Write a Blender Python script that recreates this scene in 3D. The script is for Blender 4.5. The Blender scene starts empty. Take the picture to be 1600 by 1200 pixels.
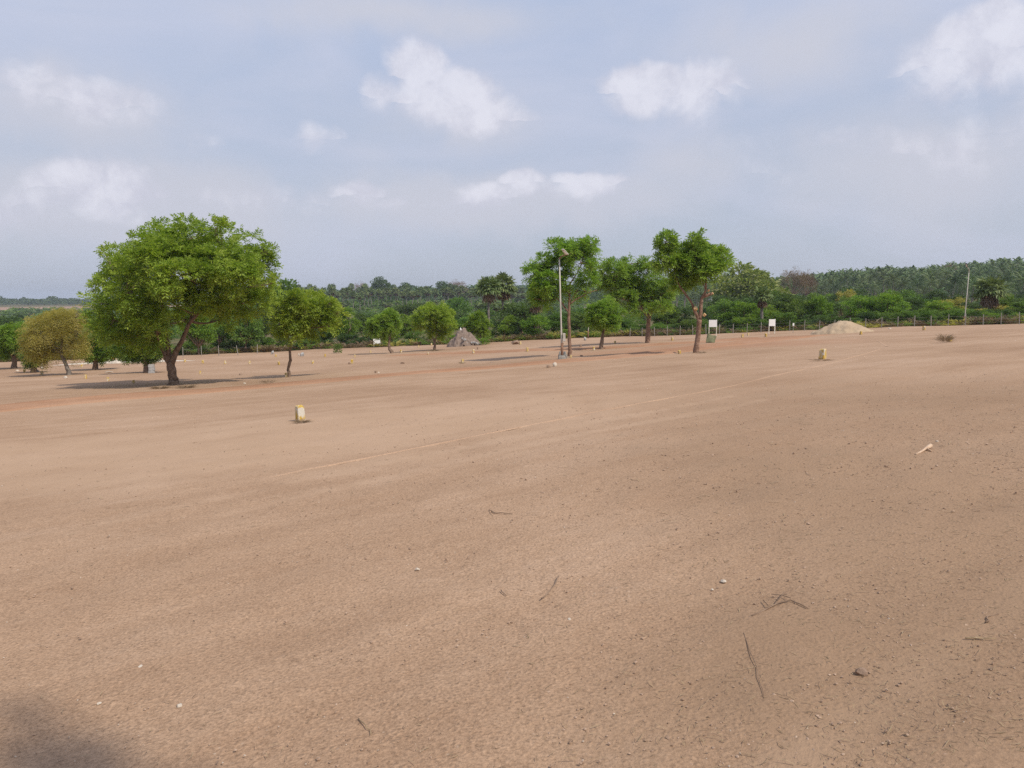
import bpy, math, random
import numpy as np
from mathutils import Vector, Matrix, Euler

random.seed(7)
R = np.random.default_rng(11)
scene = bpy.context.scene
COL = scene.collection

# ------------------------------------------------------------------ camera
PITCH = math.radians(5.95); CAMZ = 1.6; F = 1200.0
cd = bpy.data.cameras.new('camera'); cam = bpy.data.objects.new('camera', cd); COL.objects.link(cam)
cd.sensor_width = 36.0; cd.lens = 36.0 * F / 1600.0
cd.clip_start = 0.05; cd.clip_end = 20000
cam.location = (0, 0, CAMZ); cam.rotation_euler = (math.pi / 2 - PITCH, 0, 0)
scene.camera = cam

# ------------------------------------------------------------------ render, exposure
scene.view_settings.view_transform = 'Standard'; scene.view_settings.look = 'None'
scene.view_settings.gamma = 1; scene.view_settings.exposure = 0.16
scene.view_settings.use_curve_mapping = False
cy = scene.cycles
cy.use_denoising = False
try: cy.denoiser = 'OPENIMAGEDENOISE'; cy.denoising_input_passes = 'RGB_ALBEDO_NORMAL'; cy.denoising_prefilter = 'ACCURATE'
except Exception: pass
cy.max_bounces = 6; cy.diffuse_bounces = 3; cy.glossy_bounces = 1; cy.transmission_bounces = 3
cy.transparent_max_bounces = 4; cy.volume_bounces = 0; cy.sample_clamp_indirect = 6
cy.use_adaptive_sampling = True; cy.adaptive_threshold = 0.003

# ------------------------------------------------------------------ node helper
class NT:
    def __init__(s, tree): s.t = tree; s.n = tree.nodes; s.l = tree.links
    def new(s, typ, **kw):
        n = s.n.new(typ)
        for k, v in kw.items(): setattr(n, k, v)
        return n
    def put(s, sock, v):
        if isinstance(v, bpy.types.NodeSocket): s.l.new(v, sock)
        elif v is not None:
            if sock.type == 'RGBA' and len(v) == 3: v = (*v, 1)
            sock.default_value = v
    def math(s, op, a, b=None, c=None, clamp=False):
        n = s.new('ShaderNodeMath', operation=op, use_clamp=clamp)
        s.put(n.inputs[0], a)
        if b is not None: s.put(n.inputs[1], b)
        if c is not None: s.put(n.inputs[2], c)
        return n.outputs[0]
    def vec(s, op, a, b=None, scale=None):
        n = s.new('ShaderNodeVectorMath', operation=op); s.put(n.inputs[0], a)
        if b is not None: s.put(n.inputs[1], b)
        if scale is not None: s.put(n.inputs['Scale'], scale)
        return n.outputs['Value'] if op in ('LENGTH', 'DOT_PRODUCT', 'DISTANCE') else n.outputs[0]
    def mix(s, f, a, b, blend='MIX'):
        n = s.new('ShaderNodeMix', data_type='RGBA', blend_type=blend)
        s.put(n.inputs['Factor'], f); s.put(n.inputs['A'], a) if False else None
        s.put(n.inputs[6], a); s.put(n.inputs[7], b)
        return n.outputs[2]
    def noise(s, v, scale, detail=3, rough=.55, dist=0.0):
        n = s.new('ShaderNodeTexNoise'); s.put(n.inputs['Vector'], v)
        n.inputs['Scale'].default_value = scale; n.inputs['Detail'].default_value = detail
        n.inputs['Roughness'].default_value = rough; n.inputs['Distortion'].default_value = dist
        return n.outputs[0]
    def sstep(s, x, a, b, lo=0.0, hi=1.0):
        n = s.new('ShaderNodeMapRange', interpolation_type='SMOOTHSTEP')
        s.put(n.inputs[0], x); n.inputs[1].default_value = a; n.inputs[2].default_value = b
        n.inputs[3].default_value = lo; n.inputs[4].default_value = hi
        return n.outputs[0]
    def ramp(s, f, stops):
        n = s.new('ShaderNodeValToRGB'); e = n.color_ramp.elements
        while len(e) < len(stops): e.new(.5)
        for i, (p, c) in enumerate(stops): e[i].position = p; e[i].color = (*c, 1)
        s.put(n.inputs[0], f); return n.outputs[0]

def pray(px, py):
    a = (px - 800) / F; b = (600 - py) / F
    return np.array([a, math.cos(PITCH) + b * math.sin(PITCH), -math.sin(PITCH) + b * math.cos(PITCH)])

# ------------------------------------------------------------------ sky
SUN_VEC = Vector((0.50, -0.42, 0.76)).normalized()
SUN_EL = math.asin(SUN_VEC.z); SUN_AZ = math.atan2(SUN_VEC.x, SUN_VEC.y)
world = bpy.data.worlds.new('World'); scene.world = world; world.use_nodes = True
world.cycles.sampling_method = 'MANUAL'; world.cycles.sample_map_resolution = 512
W = NT(world.node_tree); W.n.clear()
sky = W.new('ShaderNodeTexSky', sky_type='NISHITA'); sky.sun_disc = False
sky.sun_elevation = SUN_EL; sky.sun_rotation = SUN_AZ
sky.air_density = 1.0; sky.dust_density = 2.0; sky.ozone_density = 1.2; sky.altitude = 100
dirv = W.new('ShaderNodeTexCoord').outputs['Generated']
sepd = W.new('ShaderNodeSeparateXYZ'); W.put(sepd.inputs[0], dirv)
az = W.math('ARCTAN2', sepd.outputs[0], sepd.outputs[1]); el = W.math('ARCSINE', sepd.outputs[2])
# cumulus: centre (as a direction), half width, height above / below, softness, strength
CLOUDS = [
    (652, 118, 58, 62, 70, .95), (700, 158, 105, 62, 66, 1.0), (765, 182, 80, 50, 40, .8), (602, 150, 40, 42, 50, .55),
    (1010, 140, 80, 52, 62, 1.0), (1075, 150, 85, 55, 60, .72), (1130, 135, 50, 42, 60, .55), (1015, 106, 28, 26, 40, .6),
    (1540, 70, 85, 66, 90, .95), (1480, 110, 90, 55, 80, .6), (1600, 95, 60, 60, 80, .6),
    (60, 135, 75, 42, 60, .55), (150, 165, 100, 45, 45, .6), (210, 180, 60, 36, 40, .4),
    (150, 305, 100, 52, 45, .85), (215, 310, 60, 38, 40, .6), (70, 325, 70, 34, 40, .5), (140, 260, 60, 34, 40, .35), (10, 345, 60, 36, 30, .5),
    (495, 218, 48, 34, 40, .5), (565, 305, 45, 28, 34, .75), (600, 325, 50, 20, 22, .5),
    (820, 290, 48, 24, 34, .85), (760, 312, 80, 30, 34, .7), (920, 288, 62, 26, 34, .95), (860, 305, 60, 26, 34, .4), (700, 320, 60, 24, 28, .4),
    (440, 318, 110, 34, 34, .42), (345, 318, 60, 28, 30, .4), (320, 228, 40, 24, 26, .25),
    (1340, 222, 90, 34, 60, .35), (1480, 240, 120, 46, 70, .42), (1150, 240, 90, 44, 60, .26), (1250, 270, 110, 40, 60, .26), (1590, 200, 90, 60, 70, .4),
    # the same kind of cloud goes on round the rest of the sky
    (-500, 160, 160, 70, 60, .9), (-900, 250, 140, 50, 50, .8), (2100, 140, 170, 70, 60, .9), (2500, 260, 140, 50, 50, .7), (300, -260, 200, 80, 80, .8), (1250, -330, 220, 90, 80, .8),
]
azel = W.new('ShaderNodeCombineXYZ'); W.put(azel.inputs[0], az); W.put(azel.inputs[1], el)
azel = azel.outputs[0]
wob = W.new('ShaderNodeTexNoise'); W.put(wob.inputs['Vector'], dirv); wob.inputs['Scale'].default_value = 14; wob.inputs['Detail'].default_value = 4
wv = W.vec('SCALE', W.vec('SUBTRACT', wob.outputs[1], (.5, .5, .5)), scale=.045)
p0 = W.vec('ADD', azel, wv)
dens = None; bright = None
for (cx, cyy, rx, ru, rd, st) in CLOUDS:
    d = pray(cx, cyy); d = d / np.linalg.norm(d)
    a0 = math.atan2(d[0], d[1]); e0 = math.asin(d[2])
    q = W.vec('SUBTRACT', p0, (a0, e0, 0))
    sp_ = W.new('ShaderNodeSeparateXYZ'); W.put(sp_.inputs[0], q)
    up = W.math('MAXIMUM', W.math('MULTIPLY', sp_.outputs[1], F / ru), W.math('MULTIPLY', sp_.outputs[1], -F / rd))
    xx = W.math('MULTIPLY', sp_.outputs[0], F / rx)
    r2 = W.math('ADD', W.math('MULTIPLY', xx, xx), W.math('MULTIPLY', up, up))
    pw = W.math('ADD', .55, W.math('MULTIPLY', W.math('GREATER_THAN', sp_.outputs[1], 0.0), .75))
    fall = W.math('MULTIPLY', W.math('SUBTRACT', 1.0, W.math('POWER', r2, pw), clamp=True), st)
    dens = fall if dens is None else W.math('SMOOTH_MAX', dens, fall, .12)
fb = W.noise(dirv, 21, 10, .62, .3); fb2 = W.noise(W.vec('ADD', dirv, (.012, -.004, .03)), 21, 6, .62, .3)
cover = W.math('ADD', dens, W.math('MULTIPLY', W.math('SUBTRACT', fb, .5), 1.1))
cover = W.math('MULTIPLY', cover, W.sstep(dens, .0, .22))
alpha = W.math('MULTIPLY', W.sstep(cover, .05, .66), W.sstep(dens, 0.0, .7, .32, .86))
light = W.sstep(W.math('ADD', W.math('SUBTRACT', fb, fb2), W.math('MULTIPLY', dens, .25)), -.12, .40)
cloud_col = W.mix(light, (5.6, 5.65, 6.6), (7.2, 7.2, 8.0))
veil = W.math('MULTIPLY', W.sstep(W.noise(W.vec('MULTIPLY', dirv, (1, 1, 3.2)), 2.6, 6, .55, .6), .38, .72), .6)
hz = W.sstep(el, -.02, .46, 1.0, .0)
haze_col = W.mix(hz, (4.8, 5.55, 7.4), (4.7, 5.05, 6.0))
base = W.mix(.80, sky.outputs[0], haze_col)
base = W.mix(veil, base, (5.5, 5.75, 7.0))
# broad soft banks of thin cloud
bank = None
for (cx, cyy, rx, ry, st) in ((1480, 260, 330, 130, .75), (1250, 70, 260, 90, .55), (200, 325, 380, 95, .95), (110, 180, 220, 95, .7), (760, 320, 440, 70, .85), (720, 190, 200, 80, .5), (620, 25, 380, 50, .55), (1100, 260, 220, 90, .45), (-400, 260, 400, 150, .7), (2200, 240, 500, 160, .7)):
    d = pray(cx, cyy); d = d / np.linalg.norm(d)
    q = W.vec('MULTIPLY', W.vec('SUBTRACT', p0, (math.atan2(d[0], d[1]), math.asin(d[2]), 0)), (F / rx, F / ry, 0))
    f_ = W.math('MULTIPLY', W.math('SUBTRACT', 1.0, W.vec('LENGTH', q), clamp=True), st)
    bank = f_ if bank is None else W.math('SMOOTH_MAX', bank, f_, .2)
bank = W.math('MULTIPLY', W.sstep(W.math('ADD', bank, W.math('MULTIPLY', W.math('SUBTRACT', W.noise(dirv, 8, 7, .55, .3), .5), .7)), .02, .62), W.sstep(bank, 0, .18))
base = W.mix(W.math('MULTIPLY', bank, .85), base, (5.5, 5.6, 6.35))
final = W.mix(alpha, base, cloud_col)
bg = W.new('ShaderNodeBackground'); W.put(bg.inputs[0], final); bg.inputs[1].default_value = 0.1
wo = W.new('ShaderNodeOutputWorld'); W.l.new(bg.outputs[0], wo.inputs[0])

# ------------------------------------------------------------------ sun
sl = bpy.data.lights.new('sun', 'SUN'); sl.energy = 3.3; sl.angle = math.radians(.7); sl.color = (1.0, .93, .82)
so = bpy.data.objects.new('sun', sl); COL.objects.link(so)
so.rotation_euler = SUN_VEC.to_track_quat('Z', 'Y').to_euler(); so.location = (40, -20, 60)

# ------------------------------------------------------------------ bookkeeping
def tag(o, label=None, cat=None, group=None, kind=None):
    if label: o['label'] = label
    if cat: o['category'] = cat
    if group: o['group'] = group
    if kind: o['kind'] = kind
    return o
def empty(name, loc, label=None, cat=None, group=None, rz=0):
    o = bpy.data.objects.new(name, None); COL.objects.link(o); o.location = loc; o.rotation_euler = (0, 0, rz)
    o.empty_display_size = .2
    return tag(o, label, cat, group)
def mesh_np(name, V, faces_list, mats=None, mat_idx=None, smooth=False):
    """faces_list: list of (n,k) int arrays (all same k inside one array)"""
    me = bpy.data.meshes.new(name)
    V = np.asarray(V, np.float32); me.vertices.add(len(V)); me.vertices.foreach_set('co', V.ravel())
    loops = np.concatenate([f.ravel() for f in faces_list]).astype(np.int32)
    tot = np.concatenate([np.full(len(f), f.shape[1], np.int32) for f in faces_list])
    start = np.concatenate([[0], np.cumsum(tot)[:-1]]).astype(np.int32)
    me.loops.add(len(loops)); me.loops.foreach_set('vertex_index', loops)
    me.polygons.add(len(tot)); me.polygons.foreach_set('loop_start', start)
    try: me.polygons.foreach_set('loop_total', tot)
    except Exception: pass
    if mat_idx is not None: me.polygons.foreach_set('material_index', np.asarray(mat_idx, np.int32))
    me.polygons.foreach_set('use_smooth', np.full(len(tot), smooth))
    me.update(calc_edges=True)
    for m in (mats or []): me.materials.append(m)
    return me
def link(name, me, parent=None, loc=None):
    o = bpy.data.objects.new(name, me); COL.objects.link(o)
    if parent: o.parent = parent
    if loc is not None: o.location = loc
    return o
class MB:
    """collects shapes for one mesh object"""
    def __init__(s): s.v = []; s.f = []
    def add(s, v, f):
        o = len(s.v); s.v += [tuple(map(float, p)) for p in v]; s.f += [tuple(i + o for i in q) for q in f]; return s
    def box(s, c, d, M=None, taper=1.0, bevel=0.0):
        x, y, z = d[0] / 2, d[1] / 2, d[2] / 2
        b = min(bevel, x * .9, y * .9, z * .9)
        if b <= 0:
            v = [(-x, -y, -z), (x, -y, -z), (x, y, -z), (-x, y, -z), (-x * taper, -y * taper, z), (x * taper, -y * taper, z), (x * taper, y * taper, z), (-x * taper, y * taper, z)]
            f = [(3, 2, 1, 0), (4, 5, 6, 7), (0, 1, 5, 4), (1, 2, 6, 5), (2, 3, 7, 6), (3, 0, 4, 7)]
        else:
            v = []; f = []
            lv = [(-z, b), (-z + b, 0), (z - b, 0), (z, b)]
            for (zz, ins) in lv:
                t = 1 + (taper - 1) * (zz + z) / (2 * z); X = (x - ins) * t; Y = (y - ins) * t; bb = b * .6
                v += [(-X + bb, -Y, zz), (X - bb, -Y, zz), (X, -Y + bb, zz), (X, Y - bb, zz), (X - bb, Y, zz), (-X + bb, Y, zz), (-X, Y - bb, zz), (-X, -Y + bb, zz)]
            for k in range(3):
                for i in range(8):
                    j = (i + 1) % 8; f.append((k * 8 + i, k * 8 + j, k * 8 + 8 + j, k * 8 + 8 + i))
            f.append(tuple(range(7, -1, -1))); f.append(tuple(range(24, 32)))
        v = [Vector(p) for p in v]
        if M is not None: v = [M @ p for p in v]
        return s.add([p + Vector(c) for p in v], f)
    def tube(s, pts, rad, n=6, cap=True, jit=0.0):
        P = [Vector(p) for p in pts]; k = len(P)
        if not hasattr(rad, '__len__'): rad = [rad] * k
        o = len(s.v); ref = Vector((0.3, 1, 0.17)).normalized()
        for i in range(k):
            t = (P[min(i + 1, k - 1)] - P[max(i - 1, 0)]).normalized()
            a = t.cross(ref)
            if a.length < 1e-3: a = t.cross(Vector((1, 0, 0)))
            a.normalize(); b = t.cross(a)
            for j in range(n):
                th = 2 * math.pi * j / n; r = rad[i] * (1 + (random.uniform(-jit, jit) if jit else 0))
                s.v.append(tuple(P[i] + a * (r * math.cos(th)) + b * (r * math.sin(th))))
        for i in range(k - 1):
            for j in range(n):
                q = (j + 1) % n
                s.f.append((o + i * n + j, o + i * n + q, o + (i + 1) * n + q, o + (i + 1) * n + j))
        if cap:
            s.f.append(tuple(o + j for j in range(n - 1, -1, -1))); s.f.append(tuple(o + (k - 1) * n + j for j in range(n)))
        return s
    def mesh(s, name, mat, smooth=False):
        me = bpy.data.meshes.new(name); me.from_pydata(s.v, [], s.f); me.update()
        if smooth: me.polygons.foreach_set('use_smooth', [True] * len(me.polygons))
        for m in (mat if isinstance(mat, (list, tuple)) else [mat]): me.materials.append(m)
        return me
    def build(s, name, mat, parent=None, smooth=False, loc=None):
        return link(name, s.mesh(name, mat, smooth), parent, loc)
ICO_V = None
def ico():
    t = (1 + 5 ** .5) / 2
    v = np.array([(-1, t, 0), (1, t, 0), (-1, -t, 0), (1, -t, 0), (0, -1, t), (0, 1, t), (0, -1, -t), (0, 1, -t), (t, 0, -1), (t, 0, 1), (-t, 0, -1), (-t, 0, 1)], float)
    v /= np.linalg.norm(v[0])
    f = np.array([(0, 11, 5), (0, 5, 1), (0, 1, 7), (0, 7, 10), (0, 10, 11), (1, 5, 9), (5, 11, 4), (11, 10, 2), (10, 7, 6), (7, 1, 8), (3, 9, 4), (3, 4, 2), (3, 2, 6), (3, 6, 8), (3, 8, 9), (4, 9, 5), (2, 4, 11), (6, 2, 10), (8, 6, 7), (9, 8, 1)])
    return v, f
def ico2():
    v, f = ico(); v = [Vector(p) for p in v]; cache = {}; nf = []
    def mid(a, b):
        k = (min(a, b), max(a, b))
        if k not in cache: v.append(((v[a] + v[b]) / 2).normalized()); cache[k] = len(v) - 1
        return cache[k]
    for a, b, c in f:
        ab, bc, ca = mid(a, b), mid(b, c), mid(c, a); nf += [(a, ab, ca), (b, bc, ab), (c, ca, bc), (ab, bc, ca)]
    return np.array([tuple(p) for p in v]), np.array(nf)

# ------------------------------------------------------------------ terrain shape
def sp(t, s=2.0): return s * np.logaddexp(0, np.asarray(t, float) / s)
def sst(a, b, x):
    t = np.clip((x - a) / (b - a), 0, 1); return t * t * (3 - 2 * t)
FY = np.array([90, 160, 280, 420, 700, 1000, 1300, 3600.]); FU = np.array([-1.4, -.67, -.45, -.2, .05, .3, .5, .67, 1.4])
FZ = np.array([[-4, -4, -4, -3.5, -3, -2.6, -1.5, -1, -1],
    [-6, -6, -5.5, -4.5, -4, -4, -2.5, -1.5, -1],
    [-7, -7, -6, -4, -3, 0, 3.5, 6, 6],
    [-6, -6, -5, -.5, 1, 4.5, 11.5, 16, 17],
    [-3.6, -3.6, -3, 2, 6, 12, 20, 24, 25],
    [-1, -.9, 0, 8, 14, 20, 25, 28, 28],
    [3, 3, 4, 12, 20, 25, 28, 30, 30],
    [3, 3, 4, 12, 20, 25, 28, 30, 30.]])
def bil(y, u):
    yi = np.interp(y, FY, np.arange(len(FY))); ui = np.interp(u, FU, np.arange(len(FU)))
    i = np.clip(yi.astype(int), 0, len(FY) - 2); j = np.clip(ui.astype(int), 0, len(FU) - 2)
    a = yi - i; b = ui - j; a = a * a * (3 - 2 * a) * .5 + a * .5; b = b * b * (3 - 2 * b)
    return FZ[i, j] * (1 - a) * (1 - b) + FZ[i + 1, j] * a * (1 - b) + FZ[i, j + 1] * (1 - a) * b + FZ[i + 1, j + 1] * a * b
_WR = np.random.default_rng(5)
_WD = _WR.uniform(0, 2 * math.pi, 10); _WK = 2 * math.pi / _WR.uniform(4, 15, 10); _WP = _WR.uniform(0, 6.28, 10)
def gz(x, y):
    x = np.asarray(x, float); y = np.asarray(y, float)
    xf = .06 * x - .010 * sp(x - 15, 3) - .04 * sp(x - 40, 6) + .03 * sp(-x - 12, 3) + .02 * sp(-x - 60, 6)
    g = -.04 * sp(y - 8) + (.02 - .010 * sst(0, 20, x)) * sp(y - 45, 4)
    w = sst(85, 140, y); u = x / np.maximum(y, 40)
    z = (xf + g) * (1 - w) + bil(np.maximum(y, 90), u) * w
    und = 0
    for a, k, p in zip(_WD, _WK, _WP): und = und + np.sin(k * (x * math.cos(a) + y * math.sin(a)) + p)
    return z + und * .008 * np.clip(np.hypot(x, y) / 8, 0.1, 1)
def gp(px, py):
    r = pray(px, py); t = np.geomspace(.5, 4000, 5000); z = CAMZ + r[2] * t - gz(r[0] * t, r[1] * t)
    k = int(np.argmax(z < 0))
    if z[k] >= 0: raise ValueError((px, py))
    t0, t1 = t[k - 1], t[k]; tt = t0 + (t1 - t0) * z[k - 1] / (z[k - 1] - z[k]); p = r * tt + np.array([0, 0, CAMZ])
    return Vector((p[0], p[1], float(gz(p[0], p[1]))))
def at(px, d):
    """ground point in the direction of px at distance d"""
    x = (px - 800) / F * d * (math.cos(PITCH) + .1 * math.sin(PITCH)); return Vector((x, d, float(gz(x, d))))
def ztop(py, d):
    r = pray(800, py); return CAMZ + r[2] / r[1] * d
def upx(px): return (px - 800) / F / 1.005

# ------------------------------------------------------------------ materials
def mat(name):
    m = bpy.data.materials.new(name); m.use_nodes = True; t = NT(m.node_tree); t.n.clear()
    out = t.new('ShaderNodeOutputMaterial'); b = t.new('ShaderNodeBsdfPrincipled'); t.l.new(b.outputs[0], out.inputs[0])
    t.out = out; t.b = b; b.inputs['Roughness'].default_value = .85; b.inputs['Specular IOR Level'].default_value = .2
    return m, t
def wpos(t): return t.new('ShaderNodeNewGeometry').outputs['Position']
def opos(t): return t.new('ShaderNodeTexCoord').outputs['Object']
def simple(name, c1, c2, scale=6, rough=.85, bump=.0, metal=0, detail=4):
    m, t = mat(name); n = t.noise(opos(t), scale, detail)
    t.put(t.b.inputs['Base Color'], t.mix(t.sstep(n, .3, .7), c1, c2)); t.b.inputs['Roughness'].default_value = rough
    t.b.inputs['Metallic'].default_value = metal
    if bump:
        bn = t.new('ShaderNodeBump'); bn.inputs['Strength'].default_value = bump; bn.inputs['Distance'].default_value = .02
        t.put(bn.inputs['Height'], t.noise(opos(t), scale * 4, 5)); t.l.new(bn.outputs[0], t.b.inputs['Normal'])
    return m
def leafmat(name, cols, trans=.35, hue=.03, val=.35):
    """per-leaf and per-tree variation"""
    m, t = mat(name)
    g = t.new('ShaderNodeNewGeometry'); oi = t.new('ShaderNodeObjectInfo')
    br_ = t.sstep(t.noise(g.outputs['Position'], 1.3, 3, .6), .32, .68)
    c = t.ramp(t.math('ADD', t.math('MULTIPLY', g.outputs['Random Per Island'], .62), t.math('MULTIPLY', br_, .38)), [(i / (len(cols) - 1), c) for i, c in enumerate(cols)])
    hs = t.new('ShaderNodeHueSaturation'); t.put(hs.inputs['Color'], c)
    t.put(hs.inputs['Hue'], t.math('ADD', .5 - hue / 2, t.math('MULTIPLY', oi.outputs['Random'], hue)))
    t.put(hs.inputs['Value'], t.math('ADD', 1 - val / 2, t.math('MULTIPLY', t.math('FRACT', t.math('MULTIPLY', oi.outputs['Random'], 7.31)), val)))
    t.put(t.b.inputs['Base Color'], hs.outputs[0]); t.b.inputs['Roughness'].default_value = .5
    t.b.inputs['Specular IOR Level'].default_value = .25
    tr = t.new('ShaderNodeBsdfTranslucent')
    t.put(tr.inputs[0], t.mix(1.0, hs.outputs[0], (1.05, 1.12, .6), 'MULTIPLY'))
    mx = t.new('ShaderNodeMixShader'); mx.inputs[0].default_value = trans
    t.l.new(t.b.outputs[0], mx.inputs[1]); t.l.new(tr.outputs[0], mx.inputs[2]); t.l.new(mx.outputs[0], t.out.inputs[0])
    return m
NEEM = [(.105, .195, .03), (.165, .28, .04), (.235, .365, .055), (.30, .42, .075), (.38, .475, .12)]
M_neem = leafmat('neem_leaf', NEEM, .5, .012, .12)
M_neem_big = leafmat('neem_leaf_yellowish', [(.13, .205, .028), (.20, .295, .037), (.28, .375, .05), (.345, .435, .066), (.42, .48, .105)], .5, .01, .1)
M_bright = leafmat('bright_leaf', [(.105, .19, .028), (.165, .27, .038), (.235, .345, .05), (.31, .41, .07)], .48, .02, .2)
M_mid = leafmat('mid_leaf', [(.08, .145, .03), (.12, .20, .038), (.165, .255, .05), (.22, .31, .07)], .44)
M_dark = leafmat('dark_leaf', [(.05, .09, .025), (.075, .125, .032), (.10, .155, .04), (.13, .185, .05)], .35)
M_olive = leafmat('olive_leaf', [(.33, .30, .07), (.41, .37, .09), (.46, .42, .12), (.50, .45, .16)], .5, .02, .2)
M_bloom = leafmat('bloom_leaf', [(.09, .15, .035), (.15, .22, .045), (.27, .31, .09), (.52, .52, .28)], .35)
M_brown = leafmat('bare_twig', [(.20, .125, .08), (.26, .17, .11), (.17, .135, .075)], .2, .02, .2)
M_dry = leafmat('dry_grass', [(.12, .08, .05), (.18, .125, .075), (.25, .18, .11), (.11, .11, .05)], .2, .02, .3)
M_palmy = leafmat('fan_palm_leaf', [(.07, .11, .035), (.12, .165, .05), (.18, .22, .08), (.27, .30, .14)], .2)
M_dead = leafmat('dead_palm_leaf', [(.15, .085, .05), (.22, .14, .085), (.28, .20, .13)], .2, .02, .2)
M_coco = leafmat('coconut_leaf', [(.035, .07, .022), (.07, .115, .035), (.12, .17, .055), (.22, .25, .11)], .22, .05, .8)
M_litter = leafmat('leaf_litter', [(.20, .13, .08), (.27, .185, .115), (.33, .24, .15), (.17, .12, .07)], .1, .0, .2)
M_straw = leafmat('straw', [(.30, .20, .11), (.38, .28, .16), (.24, .15, .085)], .1, .0, .2)
M_bark = simple('bark', (.13, .085, .06), (.26, .185, .135), 9, .9, .8)
M_bark_red = simple('reddish_bark', (.15, .085, .055), (.30, .19, .135), 8, .9, .8)
M_trunk_grey = simple('grey_trunk', (.12, .10, .085), (.25, .22, .19), 5, .9, .3)
M_twig = simple('dry_twig', (.19, .125, .085), (.28, .195, .135), 14, .9, .3)
M_cut = simple('cut_wood', (.55, .34, .15), (.66, .45, .24), 20, .8)
M_conc = simple('concrete', (.22, .205, .18), (.34, .315, .28), 7, .9, .3)
M_pole = simple('galvanised_pole', (.42, .385, .33), (.54, .50, .44), 4, .6, 0, .0)
M_rust = simple('rusty_steel', (.16, .08, .05), (.24, .14, .09), 9, .8, .2)
M_white = simple('white_enamel', (.74, .73, .70), (.82, .81, .79), 3, .45)
M_wpost = simple('cream_paint', (.62, .58, .46), (.74, .70, .60), 12, .6)
M_lamp = simple('lamp_casting', (.55, .53, .48), (.66, .64, .58), 10, .4)
M_dlamp = simple('dark_casting', (.05, .05, .055), (.09, .09, .09), 10, .5)
M_wire = simple('wire', (.16, .15, .14), (.25, .23, .21), 30, .5, 0, .6)
M_yellow = simple('yellow_paint', (.60, .27, .015), (.72, .36, .03), 5, .45)
M_black = simple('tyre_rubber', (.02, .02, .02), (.04, .038, .035), 20, .8)
M_hub = simple('pale_hub', (.45, .40, .34), (.58, .52, .46), 9, .6)
M_rock = simple('grey_rock', (.26, .25, .24), (.44, .43, .41), 4, .9, .6)
M_wrock = simple('white_rock', (.46, .39, .31), (.60, .53, .44), 6, .85, .5)
M_brock = simple('brown_rock', (.22, .145, .10), (.34, .24, .175), 5, .9, .7)
M_roof = simple('pale_wall', (.55, .55, .54), (.68, .68, .67), 2, .8)
M_tarp = simple('olive_sheet', (.115, .115, .06), (.17, .165, .09), 6, .8, .4)
M_glass, _t = mat('dark_glass'); _t.b.inputs['Base Color'].default_value = (.02, .025, .03, 1); _t.b.inputs['Roughness'].default_value = .1
_t.b.inputs['Specular IOR Level'].default_value = .5

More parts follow.
